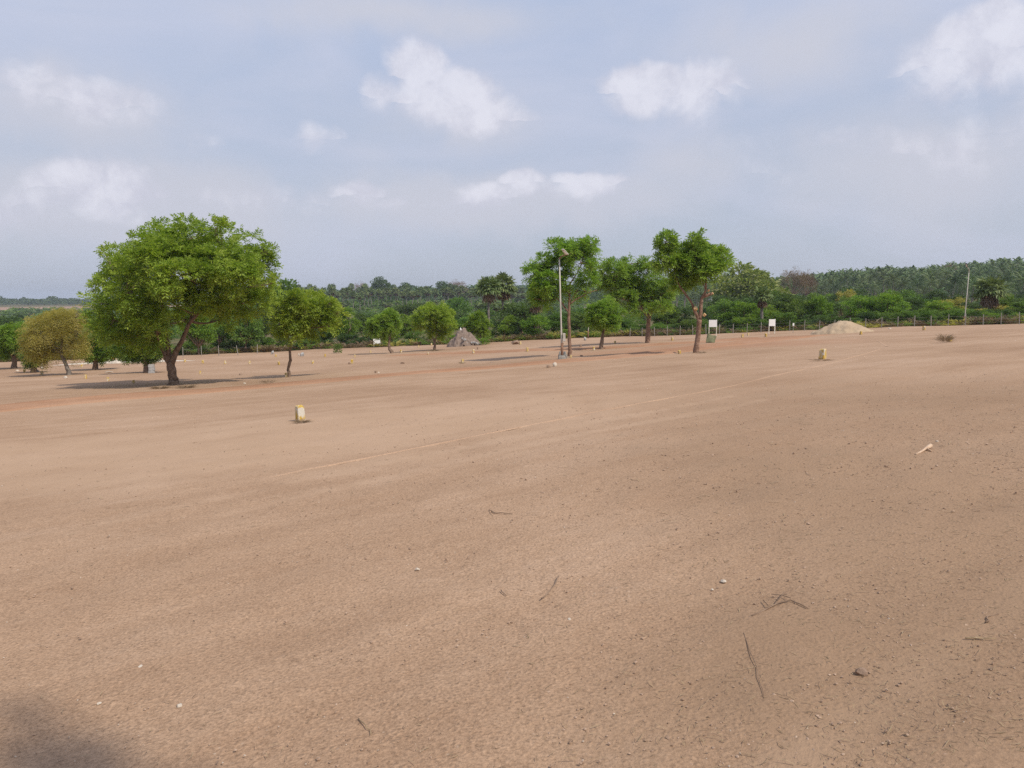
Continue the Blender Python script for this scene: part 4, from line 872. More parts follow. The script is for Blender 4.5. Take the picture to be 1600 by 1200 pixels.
STONES = [  # px, py, height px, yaw, tilt, label
    (470, 657, 24, .66, .02, 'nearest boundary stone, flaking yellow and white, with dead leaves at its foot'),
    (1285, 561.5, 16.5, .75, .0, 'yellow boundary stone with a bright side standing alone right of the forked tree'),
    (1345, 523, 6, .6, .05, 'boundary stone in front of the sand heap'),
    (1443.5, 516, 6.5, .7, .0, 'boundary stone by the fence, left of the fence lamp'),
    (1484, 534, 8.5, .4, .0, 'pale boundary stone standing in the dry bush'),
    (447, 589, 6.5, .2, .0, 'pale boundary stone touching the foot of the slim crooked tree'),
    (209, 599, 5.5, .7, .1, 'dark-sided boundary stone in the shade left of the largest trunk'),
    (169, 595.5, 6.5, .3, .0, 'second boundary stone left of the largest trunk'),
    (134, 592, 6.5, .5, .0, 'boundary stone right of the leaning olive tree trunk'),
    (66, 586, 6.5, .4, .1, 'strong yellow boundary stone left of the leaning olive tree trunk'),
    (128, 574, 5, .2, .0, 'boundary stone between the leaning olive trunk and the tractor'),
    (38, 582, 4.5, .3, .0, 'small faint boundary stone beside the small dark tree at left'),
    (268, 584, 6, .5, .0, 'yellow boundary stone peeking out behind the largest trunk'),
    (313, 584.5, 5, .3, .0, 'boundary stone right of the largest trunk, in its shade'),
    (289, 566, 5, .6, .0, 'leftmost stone of the row behind the largest tree'),
    (317, 568, 5.5, .1, .0, 'second stone of the row right of the largest trunk'),
    (352, 569, 5.5, .4, .0, 'third stone of the row right of the largest trunk'),
    (390, 569, 5.5, .5, .0, 'fourth stone of the row, under the right rim of the largest crown'),
    (436, 570, 5, .8, .2, 'squat boundary stone in a soil collar left of the slim crooked tree'),
    (489, 568.5, 5.5, .5, .05, 'boundary stone right of the slim crooked trunk'),
    (550, 568.5, 7, .2, .0, 'tall boundary stone with a brown clod on its left side'),
    (431, 557.5, 4, .5, .0, 'boundary stone just below the grey boulder left of the crooked tree'),
    (508, 557.5, 4.5, .5, .0, 'boundary stone left of the green shrub'),
    (554.5, 558.5, 4.5, .2, .0, 'faint stone right of the tall boundary stone'),
    (579, 551.5, 4, .5, .0, 'small stone below the tilted signboard'),
    (627, 551, 5, .4, .05, 'pale boundary stone right of the crooked small trunk'),
    (654, 543.5, 4, .4, .0, 'boundary stone in front of the dry brush, left of the twin-stemmed tree'),
    (674, 540, 4, .5, .0, 'boundary stone behind the twin-stemmed tree'),
    (669, 554.5, 4, .2, .0, 'low stone in front of the twin-stemmed tree'),
    (700, 541, 4, .4, .0, 'boundary stone at the foot of the stony mound'),
    (740, 552.5, 6.5, .3, .0, 'yellow boundary stone on the far red track, right of the twin-stemmed tree'),
    (722.5, 567.5, 6.5, .6, .0, 'boundary stone with weeds between the two red tracks'),
    (754, 539, 4, .3, .0, 'boundary stone beside the sapling with the thin pale stem'),
    (824, 549.5, 6.5, .3, .05, 'boundary stone on the far red track left of the lamp post'),
    (813, 538.5, 5, .5, .0, 'boundary stone in front of the pinkish debris heap'),
    (928, 547.5, 6, .3, .0, 'boundary stone between the lamp tree and the small round tree'),
    (961, 537, 4.5, .8, .1, 'white stone right of the small round tree trunk'),
    (892, 559, 4.5, .2, .0, 'white stone at the foot of the lamp tree'),
    (1050.5, 532, 5.5, .3, .0, 'boundary stone right of the two-lobed tree trunk'),
    (1062, 553, 7, .6, .45, 'tilted boundary stone at the left of the forked tree trunk'),
    (1107.5, 535.5, 4, .9, .2, 'small stone beside the olive sheet'),
    (1160, 527.5, 5.5, .3, .0, 'boundary stone midway between the two white signboards'),
    (1169, 524.5, 4, .4, .0, 'smaller stone just behind the stone midway between the signboards'),
    (1196.5, 526.5, 5.5, .7, .0, 'boundary stone in front of the farther white signboard'),
]
for i, (px, py, hp, yaw, tilt, lab) in enumerate(STONES):
    g = gp(px, py); s = hp * g.y / F / .27; o = link('boundary_stone', SM[i % 5], None, g); s2 = min(max(s * .9, .6), 1.5); o.scale = (s2 * 1.08, s2 * 1.08, s)
    o.rotation_euler = (tilt * .4, -tilt, yaw); tag(o, lab, 'marker stone', ROWG)

# ------------------------------------------------------------------ street lamps
def lamp(px, py, top, lean, arm, head, label, ori, dark=False, box=True, base=True):
    g = gp(px, py); k = g.y / F; H = (py - top) * k
    r = empty('street_lamp', g, label, 'street lamp', 'street lamps')
    m = MB(); tx = lean * k; m.tube([(0, 0, -.2), (tx * .02, 0, .35), (tx * .5, 0, H * .5), (tx, 0, H)], [.046, .043, .037, .029], 10); m.build('pole', M_pole, r, True)
    m = MB(); m.tube([(0, 0, -.1), (0, 0, .75)], [.066, .064], 10); m.build('rusty_sleeve', M_rust, r, True)
    a = MB(); ax, az_ = arm[0] * k, arm[1] * k; a.tube(bez(Vector((tx, 0, H - .05)), Vector((tx + ax * .1, -.1, H + az_ * .8)), Vector((tx + ax, -.25, H + az_)), 8), [.03] * 8, 7); a.build('arm', M_rust if not dark else M_pole, r, True)
    hx, hz_ = head[0] * k, head[1] * k; c = Vector((tx + ax, -.25, H + az_)); d = Vector((hx, -.35, hz_)); L = d.length; M = d.to_track_quat('X', 'Z').to_matrix()
    h = MB(); h.box(c + d * .5, (L, .14, .055), M, 1, .02); hd = h.build('lamp_head', M_dlamp if dark else M_lamp, r)
    h = MB(); h.box(c + d * .55 - Vector((0, 0, 1)) * .05, (L * .6, .10, .025), M, 1, .01); h.build('diffuser', M_white, hd)
    if box:
        b = MB(); b.box((.09, -.03, 1.0), (.12, .14, .38), None, 1, .015); b.build('junction_box', M_pole, r)
    if base:
        b = MB(); b.box((0, 0, .02), (.36, .36, .30), None, .85, .04); b.build('footing', M_conc, r)
    return r, g
lamp(878, 561, 405, -5, (12, 5), (-8.5, 7.5), 'street lamp with a pale tilted head in front of the tall open tree', 0)
lamp(1506.5, 508, 426, 2.5, (-6, 7), (-6, 6), 'street lamp with a dark head leaning at the fence on the right', 1, True, False)
lamp(919, 528.5, 482, .5, (-5, 1.5), (-4, 0.5), 'thin far lamp post behind the lamp tree', 2, True, False, False)

# ------------------------------------------------------------------ signboards
def sign(px, py, w, top, low, label, rot=0, roll=0, legs=2):
    g = gp(px, py); k = g.y / F; H = (py - top) * k; W_ = w * k; pb = (py - low) * k
    r = empty('signboard', g, label, 'signboard', 'white signboards on posts', rot)
    for s in (-1, 1):
        m = MB(); m.box((s * (W_ / 2 - .03), .035, H / 2 - .1), (.055, .05, H + .2 + (.06 if s > 0 else 0)), None, 1, .006); m.build('post', M_wpost, r)
    m = MB(); m.box((0, 0, (pb + H) / 2), (W_ - .02, .016, H - pb), Euler((0, roll, 0)).to_matrix(), 1, .004); m.build('panel', M_white, r)
    m = MB(); m.box((0, .022, pb + .03), (W_ * .96, .018, .03), Euler((0, roll, 0)).to_matrix()); m.box((0, .022, H - .05), (W_ * .96, .018, .03), Euler((0, roll, 0)).to_matrix()); m.build('frame', M_wpost, r)
    return r
sign(1113.5, 525, 12.5, 500, 511, 'nearer white signboard on two posts, beside the olive sheet', -.12)
sign(1206, 521.5, 10.5, 499, 509.5, 'white signboard on two posts standing left of the sand heap', .1)
sign(589, 542.5, 10.5, 529, 537, 'tilted white signboard at the left, in front of low brush', .25, -.18)
g = gp(1241, 520); r = empty('notice_plate', g, 'tiny white notice plate on a fence post left of the sand heap', 'notice plate'); m = MB(); m.box((-.09, 0, .68), (.13, .01, .22), None, 1, .003); m.build('plate', M_white, r); m = MB(); m.box((-.09, .025, .35), (.03, .03, .9)); m.build('post', M_conc, r)

# ------------------------------------------------------------------ fence of posts and wires
fr = empty('wire_fence', fence_a, 'barbed wire fence on pale concrete posts along the far right edge', 'fence')
fd = fence_b - fence_a; fd.z = 0; FL = fd.length; fu = fd / FL; npost = 30; heads = []; pm = MB(); pm.box((0, 0, .25), (.058, .058, 1.4), None, .85, .012); pme = pm.mesh('post', M_conc)
ext = FL * 1.12
for i in range(npost + 1):
    p = fence_a + fu * (ext * i / npost); p.z = float(gz(p.x, p.y)); o = link('post', pme, fr, p - fence_a); o.rotation_euler = (R.normal(0, .03), R.normal(0, .04), R.uniform(0, 1)); o.scale = (1, 1, R.uniform(.9, 1.05)); heads.append(p - fence_a)
for hz_ in (.25, .5, .75):
    w = MB()
    for a, b in zip(heads[:-1], heads[1:]):
        w.tube([a + Vector((0, -.05, hz_)), (a + b) / 2 + Vector((0, -.05, hz_ - .03)), b + Vector((0, -.05, hz_))], .006, 4, False)
    w.build('wire', M_wire, fr)
lf = empty('old_fence', gp(300, 557.5), 'few grey fence posts at the field edge behind the largest tree', 'fence'); g0 = lf.location.copy()
lh = []
for px, py in ((286, 558.5), (315, 556.5), (342, 556), (372, 555.5), (402, 553)):
    p = gp(px, py); o = link('post', pme, lf, p - g0); o.rotation_euler = (0, R.normal(0, .06), R.uniform(0, 1)); lh.append(p - g0)
w = MB()
for a, b in zip(lh[:-1], lh[1:]): w.tube([a + Vector((0, -.05, .7)), b + Vector((0, -.05, .7))], .006, 4, False)
w.build('wire', M_wire, lf)

# ------------------------------------------------------------------ rocks, heaps
IV2, IF2 = ico2()
def rock(name, g, size, material, label, cat='rock', seed=0, group=None, sink=.25, rough=.16):
    rng = np.random.default_rng(seed); v = IV2 * (1 + rng.normal(0, rough, (len(IV2), 1)) * .5)
    for k in range(5):
        n = norm(rng.normal(0, 1, 3)); d = rng.uniform(.55, .8); t = v @ n; v = v - np.maximum(t - d, 0)[:, None] * n
    v = v * np.array(size) / 2; v[:, 2] += size[2] * (.5 - sink)
    o = link(name, mesh_np(name, v, [IF2], [material]), None, g); o.rotation_euler = (0, 0, rng.uniform(0, 6.28)); tag(o, label, cat, group); return o
def px2m(px, py, w): return w * gp(px, py).y / F
for (px, py, w, h, m, lab) in (
        (425.5, 553.5, 8, 6, M_rock, 'grey boulder left of the slim crooked tree, at the shaded field edge'), (472.5, 556.5, 8.5, 7, M_rock, 'grey boulder just right of the slim crooked tree'), (467, 556, 3, 4, M_wrock, 'small pale stone leaning on the right grey boulder'),
        (866.5, 572.5, 8.5, 6.5, M_wrock, 'white angular rock below the street lamp'), (857, 574, 9, 3.5, M_brock, 'flat brown rock left of the white angular rock'),
        (376, 586, 6, 3, M_brock, 'dark flat stone in the shade right of the largest trunk'), (382, 600, 5, 2.5, M_wrock, 'small white stone on the soil right of the largest trunk'), (103, 591, 8, 3.5, M_wrock, 'yellowish white slab lying at the foot of the leaning olive tree'),
        (27, 580, 7, 2.5, M_wrock, 'pale flat stone under the far left tree'), (58, 581, 6, 4, M_rock, 'grey sack-shaped stone beside the small dark tree'), (170, 582, 12, 2, M_wrock, 'long pale slab lying under the tractor shade tree'),
        (629, 568.5, 9, 3.5, M_brock, 'low brown rubble lump left of the weedy stone'), (546, 569, 4, 3.5, M_brock, 'brown clod against the tall boundary stone'), (587, 583, 4, 4, M_brock, 'dark stone with dry weeds before the reddish road'), (591.5, 583.5, 3, 3, M_wrock, 'pale chip beside the dark weedy stone'),
        (907, 542, 5, 5, M_brock, 'brown stump-like stone right of the lamp tree'), (746, 546, 3, 4, M_brock, 'dark stub behind the yellow stone on the far red track'), (908, 557, 6, 2.5, M_brock, 'brown clod right of the lamp tree foot'),
        (806, 538, 17, 7, M_brock, 'pinkish debris heap at the foot of the broad dark acacia'), (914, 532, 5, 6, M_rock, 'grey block at the field edge near the thin lamp post'), (1390, 514, 6, 2, M_wrock, 'pale flat stone right of the sand heap'), (1152, 518, 8, 4, M_rock, 'grey rubble between the signboards at the fence'), (1135, 519, 6, 5, M_wrock, 'whitish rubble piece right of the nearer signboard')):
    g = gp(px, py); k = g.y / F; rock('rock', g, (w * k, w * k * .8, h * k * 1.4), m, lab, 'rock', int(px), 'loose rocks on the field')
for (dx, dy, w, h, m, lab) in ((-3.2, -.05, .20, .34, M_conc, 'broken concrete block on the left of the lamp footing'), (3.5, 0, .32, .36, M_conc, 'cracked concrete lump between the lamp and the tree')):
    g = gp(878 + dx, 559.5); rock('concrete_block', g + Vector((0, -.35, 0)), (w * 1.3, w, h * 1.5), m, lab, 'concrete block', int(dx * 10) + 99)

def heap(name, px0, px1, base, top, material, label, cat, skew=0.0, d=None, amp=.06, seed=1, depth=1.0, nse=1.0, rim=1.25):
    g = gp((px0 + px1) / 2, base); k = g.y / F; W_ = (px1 - px0) * k; H = (base - top) * k * 1.05; rg = np.random.default_rng(seed); n = 60
    xs = np.linspace(-.5, .5, n); X, Y = np.meshgrid(xs, xs); rr = np.hypot((X - skew * (1 - np.hypot(X, Y) * 2).clip(0)), Y) * 2
    Z = np.where(rr < 1, (1 - rr ** rim) ** 1.02, 0)
    Z = np.nan_to_num(Z); nz = 0
    for q in range(16):
        a = rg.uniform(0, 6.28); lam = rg.uniform(.06, .3); nz = nz + np.sin(2 * math.pi / lam * (X * math.cos(a) + Y * math.sin(a)) + rg.uniform(0, 6.28)) * lam
    Z = Z * H + nz * .04 * H * nse * (rr < 1.05) + rg.normal(0, .008 * nse, Z.shape) * H
    wx = X * W_; wy = Y * W_ * depth; zz = gz(wx + g.x, wy + g.y) - g.z + Z - .06 * (rr > .97) - .05 * (rr > 1.0)
    V = np.stack([wx, wy, zz], -1).reshape(-1, 3); i = np.arange(n - 1)[:, None] * n + np.arange(n - 1)[None]; q = np.stack([i, i + 1, i + n + 1, i + n], -1).reshape(-1, 4)
    keep = (rr.reshape(-1)[q] < 1.08).all(1)
    o = link(name, mesh_np(name, V, [q[keep]], [material], smooth=True), None, g); tag(o, label, cat); return o, g
sh, sg = heap('sand_heap', 1268, 1362, 520, 501.5, M_sand, 'big pale sand heap at the far edge of the field', 'sand heap', .0, depth=.9, seed=3, nse=1.9)
M_mound = simple('stony_earth', (.17, .125, .10), (.28, .215, .175), 5, .95, .8)
mh, mg = heap('stony_mound', 698, 753, 540.5, 515, M_mound, 'steep grey-brown stony mound behind the small sapling', 'earth mound', -.05, seed=5, depth=.8, nse=3.2, rim=1.25)
for k_ in range(14):
    a = R.uniform(0, 1); px = 722 + a * 26; kk = mg.y / F; g = mg + Vector(((px - 724) * kk, -R.uniform(.6, 1.2), 0)); g.z = float(gz(g.x, g.y)) + max(0, (1 - a) * .9 * R.uniform(.2, .9)); s = R.uniform(.18, .42)
    rock('rubble_stone', g, (s, s * .8, s * .75), M_rock, 'grey stone tumbled on the right foot of the stony mound', 'rock', 500 + k_, 'stones of the mound foot')
g = gp(719, 540); k = g.y / F; b = MB(); b.tube([(0, 0, 0), (0, 0, .16), (0, 0, .2), (.0, 0, .27)], [.085, .085, .04, .035], 10); o = b.build('white_can', M_white, None, True, mg + Vector(((719 - 724) * k, -.45, (540 - 516.5) * k))); tag(o, 'small white can standing near the top of the stony mound', 'can')
# low white gravel strip and heap by the tractor
tp = gp(162, 566.5)
ribbon('gravel_strip', [gp(55, 573), gp(110, 569.5), gp(150, 567.8), gp(200, 566.2), gp(270, 564.5), gp(330, 563)], [.35, .5, .5, .3], M_wrock, [(-1, -.05), (-.5, .12), (.4, .14), (1, -.05)], 'low pale strip of gravel along the road beyond the left trees', 'gravel')
heap('gravel_heap', 172, 198, 567.5, 561, M_wrock, 'small white gravel heap right of the yellow tractor', 'gravel heap', 0, seed=9, depth=.7, nse=2)
# sheet lying against a stone
g = gp(1112, 535.5); k = g.y / F; me = MB(); n = 8; vv = []; ff = []
for a in range(n):
    for b_ in range(n):
        u, v = a / (n - 1), b_ / (n - 1); x = (-7 + 14 * u + (v - .5) * 5) * k; z = (1 - u) * 0 + v * 14 * k * (1 - .35 * u) + .02; y = -.1 + v * .45 + .06 * math.sin(u * 7 + v * 3); vv.append((x, y, z + .03 * math.sin(u * 9) * v))
for a in range(n - 1):
    for b_ in range(n - 1): ff.append((a * n + b_, (a + 1) * n + b_, (a + 1) * n + b_ + 1, a * n + b_ + 1))
me.add(vv, ff); o = me.build('canvas_sheet', M_tarp, None, True, g); so_ = o.modifiers.new('thick', 'SOLIDIFY'); so_.thickness = .02; tag(o, 'crumpled olive sheet propped below the nearer white signboard', 'sheet')
# blocks stacked by the dark low tree
g = gp(237, 583); k = g.y / F
for lv in range(3):
    m = MB(); w_, h_ = .30, .17
    m.box((0, -.075, 0), (w_, .05, h_), None, 1, .006); m.box((0, .075, 0), (w_, .05, h_), None, 1, .006)
    for xx in (-.125, 0, .125): m.box((xx, 0, 0), (.045, .098, h_ - .006))
    o = m.build('hollow_block', M_rock, None, False, g + Vector((.02 * (lv % 2), 0, h_ / 2 + lv * (h_ + .004) - .02))); o.rotation_euler = (0, 0, .1 * lv)
    tag(o, 'grey hollow block, %s of the stack beside the dark low tree' % ['lowest', 'middle one', 'topmost'][lv], 'block', 'stacked hollow blocks')

# ------------------------------------------------------------------ tractor, motorcycle, far buildings
def wheel(m_t, m_h, parent, c, r, w, name='wheel'):
    t = MB(); n = 20; prof = [(r * .62, -w * .38), (r * .9, -w / 2), (r, -w * .3), (r, w * .3), (r * .9, w / 2), (r * .62, w * .38)]; vv = []; ff = []
    for i in range(n):
        a = 2 * math.pi * i / n; vv += [(math.cos(a) * p * (1 + .02 * (i % 2)), q, math.sin(a) * p * (1 + .02 * (i % 2))) for p, q in prof]
    for i in range(n):
        for j in range(6): ff.append((i * 6 + j, i * 6 + (j + 1) % 6, ((i + 1) % n) * 6 + (j + 1) % 6, ((i + 1) % n) * 6 + j))
    t.add(vv, ff); o = t.build(name, m_t, parent, True, c)
    h = MB(); h.tube([(0, -w * .3, 0), (0, w * .3, 0)], [r * .63, r * .63], 18); h.tube([(0, -w * .42, 0), (0, w * .42, 0)], [r * .2, r * .2], 10); h.build('rim', m_h, o); return o
S = tp.y / F * 33 / 3.0
tr = empty('tractor', gp(161, 567), 'old yellow tractor with a pale-hubbed rear wheel parked under the left trees', 'tractor', rz=.05); tr.scale = (S, S, S)
m = MB(); m.box((.75, 0, .88), (1.15, .5, .5), None, .92, .06); m.box((1.1, 0, .6), (.7, .34, .16), None, 1, .02); m.build('bonnet', M_yellow, tr)
m = MB(); m.box((1.335, 0, .85), (.03, .36, .36), None, 1, .01); m.build('grille', M_black, tr)
m = MB(); m.box((-.05, 0, .72), (1.3, .34, .34), None, 1, .04); m.box((1.15, 0, .42), (.14, .95, .12)); m.build('chassis', M_rust, tr)
for s in (-1, 1):
    m = MB(); pts = [(-.62 + .74 * math.cos(a), s * .62, .62 + .74 * math.sin(a)) for a in np.linspace(.15, 2.4, 9)]
    for p, q in zip(pts[:-1], pts[1:]): m.add([(p[0], p[1] - .17, p[2]), (q[0], q[1] - .17, q[2]), (q[0], q[1] + .17, q[2]), (p[0], p[1] + .17, p[2])], [(0, 1, 2, 3)])
    m.build('mudguard', M_yellow, tr)
    wheel(M_black, M_hub, tr, (-.62, s * .62, .62), .62, .34); wheel(M_black, M_hub, tr, (1.15, s * .55, .32), .32, .18)
m = MB(); m.box((-.55, 0, 1.05), (.42, .42, .1), None, 1, .03); m.box((-.76, 0, 1.25), (.08, .42, .36), None, 1, .03); m.build('seat', M_black, tr)
m = MB(); ring = [(.02 + .16 * math.cos(a) * .5, .18 * math.sin(a), 1.32 + .16 * math.cos(a)) for a in np.linspace(0, 2 * math.pi, 15)]; m.tube(ring, .016, 6, False); m.tube([(.35, 0, 1.1), (.02, 0, 1.32)], .018, 6); m.build('steering_wheel', M_black, tr)
m = MB(); m.tube([(.85, .12, 1.1), (.85, .12, 1.62)], .03, 8); m.build('exhaust', M_rust, tr)
m = MB(); m.tube([(1.32, -.2, .98), (1.36, -.2, .98)], [.07, .075], 10); m.build('headlight', M_white, tr); m = MB(); m.tube([(1.32, .2, .98), (1.36, .2, .98)], [.07, .075], 10); m.build('headlight', M_white, tr)
mc = empty('motorcycle', gp(60, 577), 'dark motorcycle parked behind the small dark tree on the left', 'motorcycle', rz=1.0); s_ = mc.location.y / F * 17 / 1.9; mc.scale = (s_, s_, s_)
wheel(M_black, M_hub, mc, (-.62, 0, .3), .3, .1); wheel(M_black, M_hub, mc, (.64, 0, .3), .3, .09)
m = MB(); m.tube([(-.62, 0, .3), (-.1, 0, .42), (.28, 0, .72), (.42, 0, .78)], [.035, .06, .05, .03], 7); m.tube([(.64, 0, .3), (.46, 0, .95)], .028, 7); m.box((-.02, 0, .42), (.36, .22, .26), None, .9, .04); m.build('frame', M_black, mc)
m = MB(); m.box((.14, 0, .80), (.46, .24, .17), None, .8, .06); m.build('tank', M_rust, mc); m = MB(); m.box((-.35, 0, .78), (.6, .24, .09), None, .9, .03); m.build('seat', M_black, mc)
m = MB(); m.tube([(.36, -.36, 1.02), (.45, -.12, .96), (.45, .12, .96), (.36, .36, 1.02)], .016, 6); m.build('handlebar', M_pole, mc); m = MB(); m.tube([(.5, 0, .86), (.60, 0, .86)], [.06, .085], 10); m.build('headlight', M_white, mc)
m = MB(); m.tube([(-.1, -.14, .3), (-.75, -.16, .36)], [.03, .045], 8); m.build('exhaust', M_pole, mc)

def shed(px, d, wpx, hpx, top, label):
    g = at(px, d); k = d / F; zt = ztop(top, d) - g.z; W_ = wpx * k; r = empty('shed', g, label, 'building', 'far sheds among the trees', .2)
    m = MB(); m.box((0, 0, zt * .42), (W_, W_ * .7, zt * .84)); m.build('wall', M_roof, r)
    m = MB(); a = W_ * .56; b = W_ * .42; m.add([(-a, -b, zt * .82), (a, -b, zt * .82), (a, 0, zt), (-a, 0, zt), (-a, b, zt * .82), (a, b, zt * .82)], [(0, 1, 2, 3), (3, 2, 5, 4), (0, 3, 4), (1, 5, 2)]); rf_ = m.build('roof', M_pole, r)
    m = MB(); m.box((-W_ * .2, -W_ * .352, zt * .4), (W_ * .16, .02, zt * .5)); m.build('door', M_rust, r); m = MB(); m.box((W_ * .2, -W_ * .352, zt * .5), (W_ * .16, .02, zt * .2)); m.build('window', M_glass, r)
shed(1112, 335, 13, 6, 457.5, 'grey-white shed roof glimpsed behind the forked tree')
shed(407, 190, 9, 6, 476, 'small pale shed showing through leaves right of the largest tree')

# ------------------------------------------------------------------ green shrub, dry bushes, weeds
def tuft(name, g, w, h, material, label, cat, n=260, seed=0, thick=.03, leafy=False):
    rng = np.random.default_rng(seed); a = rng.uniform(0, 6.28, n); r = rng.uniform(0, .22, n)
    if leafy: p = np.stack([np.cos(a) * rng.uniform(0, .45, n), np.sin(a) * rng.uniform(0, .45, n), rng.uniform(.05, .85, n)], 1); d = np.stack([np.cos(a), np.sin(a), rng.uniform(-.3, 1, n)], 1); L = rng.uniform(.12, .22, n); wd = .45
    else: p = np.stack([np.cos(a) * r, np.sin(a) * r, rng.uniform(0, .3, n)], 1); d = np.stack([np.cos(a) * .7, np.sin(a) * .7, rng.uniform(.15, 1.5, n)], 1); L = rng.uniform(.25, .7, n); wd = thick
    V, q = simple_quads(p, d, L, wd, rng); o = link(name, mesh_np(name, V * np.array([w, w, h]), [q], [material]), None, g); tag(o, label, cat); return o
def pt(name, px, py, wpx, hpx, material, label, cat, **k):
    g = gp(px, py); s = g.y / F; return tuft(name, g, wpx * s, hpx * s, material, label, cat, seed=int(px), **k)
pt('green_shrub', 528, 552, 14, 17, M_mid, 'low green shrub between the crooked tree and the tilted signboard', 'shrub', n=420, leafy=True)
pt('green_shrub', 757, 539, 16, 12, M_bright, 'weedy green shrub at the foot of the pale-stemmed sapling', 'shrub', n=320, leafy=True)
pt('dry_bush', 1477, 535.5, 27, 22, M_litter, 'dry brown bush around a boundary stone near the fence', 'bush', n=420, thick=.03)
pt('dry_bush', 418, 600, 30, 11, M_dry, 'thin dry weeds left of the slim crooked tree foot', 'weeds', n=260, thick=.014)
pt('dry_bush', 292, 606, 34, 7, M_litter, 'dead leaves and weeds around the largest trunk', 'weeds', n=420, thick=.03)
pt('dry_bush', 250, 607, 34, 5, M_litter, 'dead grass clump left of the largest trunk', 'weeds', n=320, thick=.03)
pt('dry_bush', 587, 583, 9, 9, M_dry, 'thin dry weeds over the dark stone', 'weeds', n=60, thick=.02)
pt('dry_bush', 679, 548.5, 16, 4, M_dry, 'dry litter at the foot of the twin-stemmed tree', 'weeds', n=140, thick=.05)
pt('dry_bush', 471, 660, 34, 5.5, M_litter, 'dead leaves gathered at the foot of the nearest boundary stone', 'weeds', n=170, thick=.06)
pt('dry_bush', 1283, 564, 40, 5, M_litter, 'sparse dry weeds at the foot of the yellow boundary stone', 'weeds', n=80, thick=.03)
pt('dry_bush', 1272, 563, 3, 14, M_brown, 'single upright dry stalk left of the yellow boundary stone', 'weeds', n=7, thick=.03)
pt('dry_bush', 1096, 552, 20, 5, M_dry, 'dry weeds around the forked tree foot', 'weeds', n=160, thick=.03)
pt('dry_bush', 722, 568.5, 14, 6, M_dry, 'weeds round the stone between the red tracks', 'weeds', n=110, thick=.03)

# ------------------------------------------------------------------ things lying on the near soil
def on(px, py, dz=0): p = gp(px, py); p.z += dz; return p
def stick(pixels, rad, material, label, name='fallen_twig', lift=.006, branches=()):
    m = MB(); base = on(*pixels[0]); pts = [on(*p, lift + random.uniform(0, .006)) - base for p in pixels]; pts = [q for a_, b_ in zip(pts[:-1], pts[1:]) for q in [a_] + [a_.lerp(b_, f_) + Vector((random.gauss(0, .004), random.gauss(0, .004), random.uniform(-.004, .004))) for f_ in (.3, .62)]] + [pts[-1]]; m.tube(pts, [rad * (1 - .45 * i / len(pts)) for i in range(len(pts))], 6, True, .12)
    for b in branches: q = [on(*p, lift + random.uniform(0, .02)) - base for p in b]; m.tube(q, [rad * .6 * (1 - .5 * i / len(q)) for i in range(len(q))], 5, True, .1)
    o = m.build(name, material, None, True, base); tag(o, label, 'twig', 'twigs and sticks lying on the soil'); return o
M_peel = simple('peeled_wood', (.48, .33, .22), (.62, .46, .33), 14, .8, .3)
m = MB(); b0 = on(1431, 712); q = [on(1431, 712, .012) - b0, on(1440, 708, .016) - b0, on(1447, 704, .022) - b0, on(1454, 701.5, .03) - b0]; m.tube(q, [.011, .010, .014, .024], 7, True, .15); m.tube([q[2], on(1455.5, 707, .012) - b0], [.010, .006], 6); o = m.build('stick', M_peel, None, True, b0); tag(o, 'short pale peeled stick lying on the soil at the right', 'stick', 'twigs and sticks lying on the soil')
stick([(768, 801), (775, 803), (788, 803), (801, 804)], .0045, M_twig, 'straight dark twig with a knot, lying near the centre', branches=[[(764, 798), (769, 803), (772, 806)]])
stick([(846, 938), (858, 927), (868, 915), (873, 902)], .0042, M_twig, 'curved dark twig in the middle foreground')
stick([(783, 925), (791, 932)], .0035, M_twig, 'tiny dark twig left of the curved one')
stick([(1175, 965), (1215, 945), (1235, 940), (1262, 952)], .0045, M_twig, 'forked brown branchlet in the right foreground', branches=[[(1215, 945), (1225, 930), (1238, 928)], [(1235, 940), (1222, 932), (1205, 934)], [(1200, 952), (1192, 940)]])
stick([(1162, 992), (1172, 1022), (1184, 1060), (1194, 1093)], .002, M_twig, 'long thin straight twig in the right foreground')
stick([(560, 1125), (572, 1138), (580, 1150)], .0025, M_straw, 'short straw-coloured twig at the bottom centre')
stick([(1508, 1000), (1530, 999), (1556, 1001)], .0035, M_straw, 'pale straw stalk near the right edge')
stick([(1540, 975), (1543, 965), (1560, 961)], .004, M_twig, 'hooked dark twig near the right edge')
for i, (px, py, w, h, m_, lab) in enumerate(((280, 1103, 13, 7, M_wrock, 'white pebble at the lower left'), (220, 1043, 14, 6, M_wrock, 'pale flat pebble above the white pebble at lower left'), (1130, 909, 15, 6, M_wrock, 'pale pebble in the right middle ground'), (1113, 922, 6, 4, M_wrock, 'tiny white chip below the right pale pebble'),
        (890, 968, 10, 4, M_wrock, 'flat pale pebble right of the curved twig'), (652, 890, 11, 5, M_wrock, 'pale pebble left of the curved twig'), (1346, 1053, 28, 17, M_brock, 'rounded brown clod half buried in the right foreground'), (155, 1100, 10, 5, M_wrock, 'small pale pebble at the far lower left'), (1171, 966, 7, 6, M_brock, 'dark stone at the end of the forked branchlet'), (1464, 690, 7, 3, M_wrock, 'small pale stone above the peeled stick'), (880, 789, 5, 4, M_brock, 'dark pebble right of the straight twig'))):
    g = gp(px, py); k = g.y / F; rock('pebble', g, (w * k * .8, w * k * .65, h * k * 1.05), m_, lab, 'stone', 700 + i, 'stones on the near soil', .35)

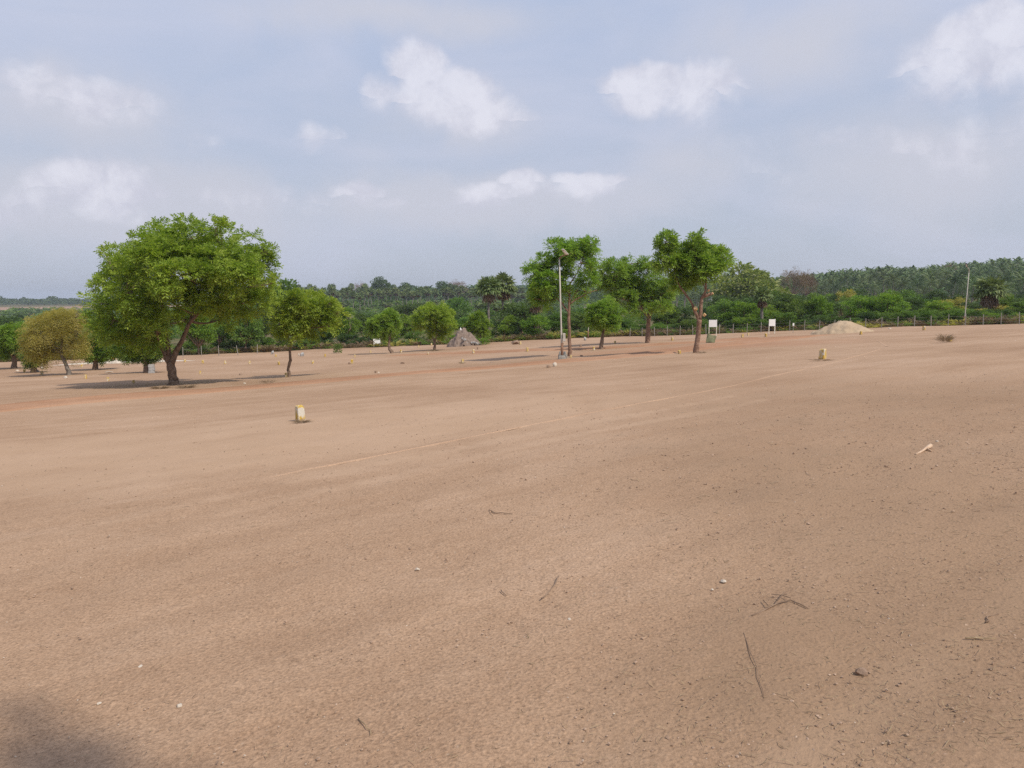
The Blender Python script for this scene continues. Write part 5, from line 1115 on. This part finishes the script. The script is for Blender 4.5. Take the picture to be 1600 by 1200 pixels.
# loose crumbs of earth, grit and straw
def crumbs(name, n, d0, d1, s0, s1, material, label, cat, seed, pw=1.0, xr=.80, bias=None):
    rng = np.random.default_rng(seed); V0, F0 = ico(); dd = np.exp(rng.uniform(math.log(d0), math.log(d1), n)); u = rng.uniform(-xr, xr, n); x = u * dd; y = dd
    if bias is not None:
        k = rng.random(n) < bias(x, y); x, y = x[k], y[k]; n = len(x)
    z = gz(x, y); s = s0 * (s1 / s0) ** (rng.random(n) ** 2.2); s = s * np.clip(y / 6, .7, 1.15); jit = 1 + rng.normal(0, .22, (n, 12, 1)); sc = rng.uniform(.6, 1.2, (n, 1, 3)) * np.array([1, 1, .75])
    V = V0[None] * jit * sc * s[:, None, None] / 2 + np.stack([x, y, z + s * .1], 1)[:, None]; Fq = (F0[None] + 12 * np.arange(n)[:, None, None]).reshape(-1, 3)
    o = link(name, mesh_np(name, V.reshape(-1, 3), [Fq], [material])); tag(o, label, cat, kind='stuff')
M_crumb = leafmat('earth_crumb', [(.21, .135, .088), (.30, .20, .135), (.38, .26, .18), (.44, .32, .23)], 0, .0, .1)
M_grit = leafmat('grit', [(.40, .31, .23), (.50, .41, .32), (.62, .54, .45)], 0, .0, .1)
def rough_patch(x, y): return np.clip(.35 + .9 * (x / y + .25), .18, 1)
crumbs('soil_crumbs', 24000, 1.9, 15, .004, .022, M_crumb, 'loose crumbs of brown earth strewn over the field', 'soil crumbs', 1, bias=rough_patch)
crumbs('grit', 1800, 1.9, 16, .003, .013, M_grit, 'scattered pale grit on the soil', 'grit', 2)
def straw(n, seed, fn, name, label, material, l0=.015, l1=.075, wd=.0013):
    rng = np.random.default_rng(seed); dd = np.exp(rng.uniform(math.log(1.9), math.log(13), n * 3)); u = rng.uniform(-.8, .8, n * 3); x, y = u * dd, dd; k = rng.random(n * 3) < fn(x, y); x, y = x[k][:n], y[k][:n]; n = len(x)
    a = rng.uniform(0, 6.28, n); L = (l0 + (l1 - l0) * rng.random(n) ** 1.8) * np.clip(y / 4.5, .8, 1.6); D = np.stack([np.cos(a), np.sin(a), np.zeros(n)], 1); S = np.stack([-np.sin(a), np.cos(a), np.zeros(n)], 1) * (wd * rng.uniform(.6, 1.6, n) * np.clip(y / 4, .8, 2.5))[:, None]
    P0 = np.stack([x, y, gz(x, y) + .006], 1); bow = rng.normal(0, .12, (n, 1)) * L[:, None] * np.stack([-np.sin(a), np.cos(a), np.zeros(n)], 1); up = np.array([0, 0, 1.]) * (L * rng.uniform(0, .16, n))[:, None]
    P1 = P0 + D * L[:, None] * .5 + bow + up * rng.uniform(.3, 1.2, (n, 1)); P2 = P0 + D * L[:, None] + up
    V = np.stack([P0 - S, P0 + S, P1 + S, P1 - S, P2 + S * .4, P2 - S * .4], 1).reshape(-1, 3); b = 6 * np.arange(n)[:, None]; q = np.concatenate([b + np.array([0, 1, 2, 3]), b + np.array([3, 2, 4, 5])])
    o = link(name, mesh_np(name, V, [q], [material])); tag(o, label, 'straw', kind='stuff')
straw(5200, 5, lambda x, y: np.clip(.12 + 1.1 * (x / y - .05), .05, 1) * np.clip(1.5 - y / 9, .1, 1), 'straw_litter', 'short bits of dry straw littering the right foreground', M_straw)
straw(2600, 6, lambda x, y: np.clip(.3 + .6 * (x / y), .15, 1), 'twig_litter', 'fine dark plant scraps littering the soil', M_brown, .01, .045)

# ------------------------------------------------------------------ unseen tree, added to cast the lower-left shadow
g = Vector((7.60, -4.62, float(gz(7.60, -4.62)))); tm, cm = KT['round'][2]; r = empty('added_shade_tree', g, 'unseen tall tree added behind the viewer so its crown tip shades the lower left soil', 'tree', None, .7); r.scale = (1.6, 1.6, 14.0)
for nm, me, m_ in (('trunk', tm, M_bark), ('crown', cm, M_bright)):
    o = link(nm, me, r); o.material_slots[0].link = 'OBJECT'; o.material_slots[0].material = m_

# ------------------------------------------------------------------ haze
hb = MB(); hb.box((0, 0, 22), (9000, 9000, 84)); hz_o = hb.build('haze', None)
hz_o.data.materials.clear(); mh_, t = mat('haze_air'); t.n.clear(); out = t.new('ShaderNodeOutputMaterial'); pv = t.new('ShaderNodeVolumePrincipled')
pv.inputs['Color'].default_value = (.80, .88, 1.0, 1); pv.inputs['Density'].default_value = .00024; pv.inputs['Anisotropy'].default_value = .2
t.l.new(pv.outputs[0], out.inputs['Volume']); hz_o.data.materials.append(mh_); mh_.cycles.homogeneous_volume = True if hasattr(mh_.cycles, 'homogeneous_volume') else False
tag(hz_o, 'thin bluish haze over the far trees', 'haze', kind='stuff')
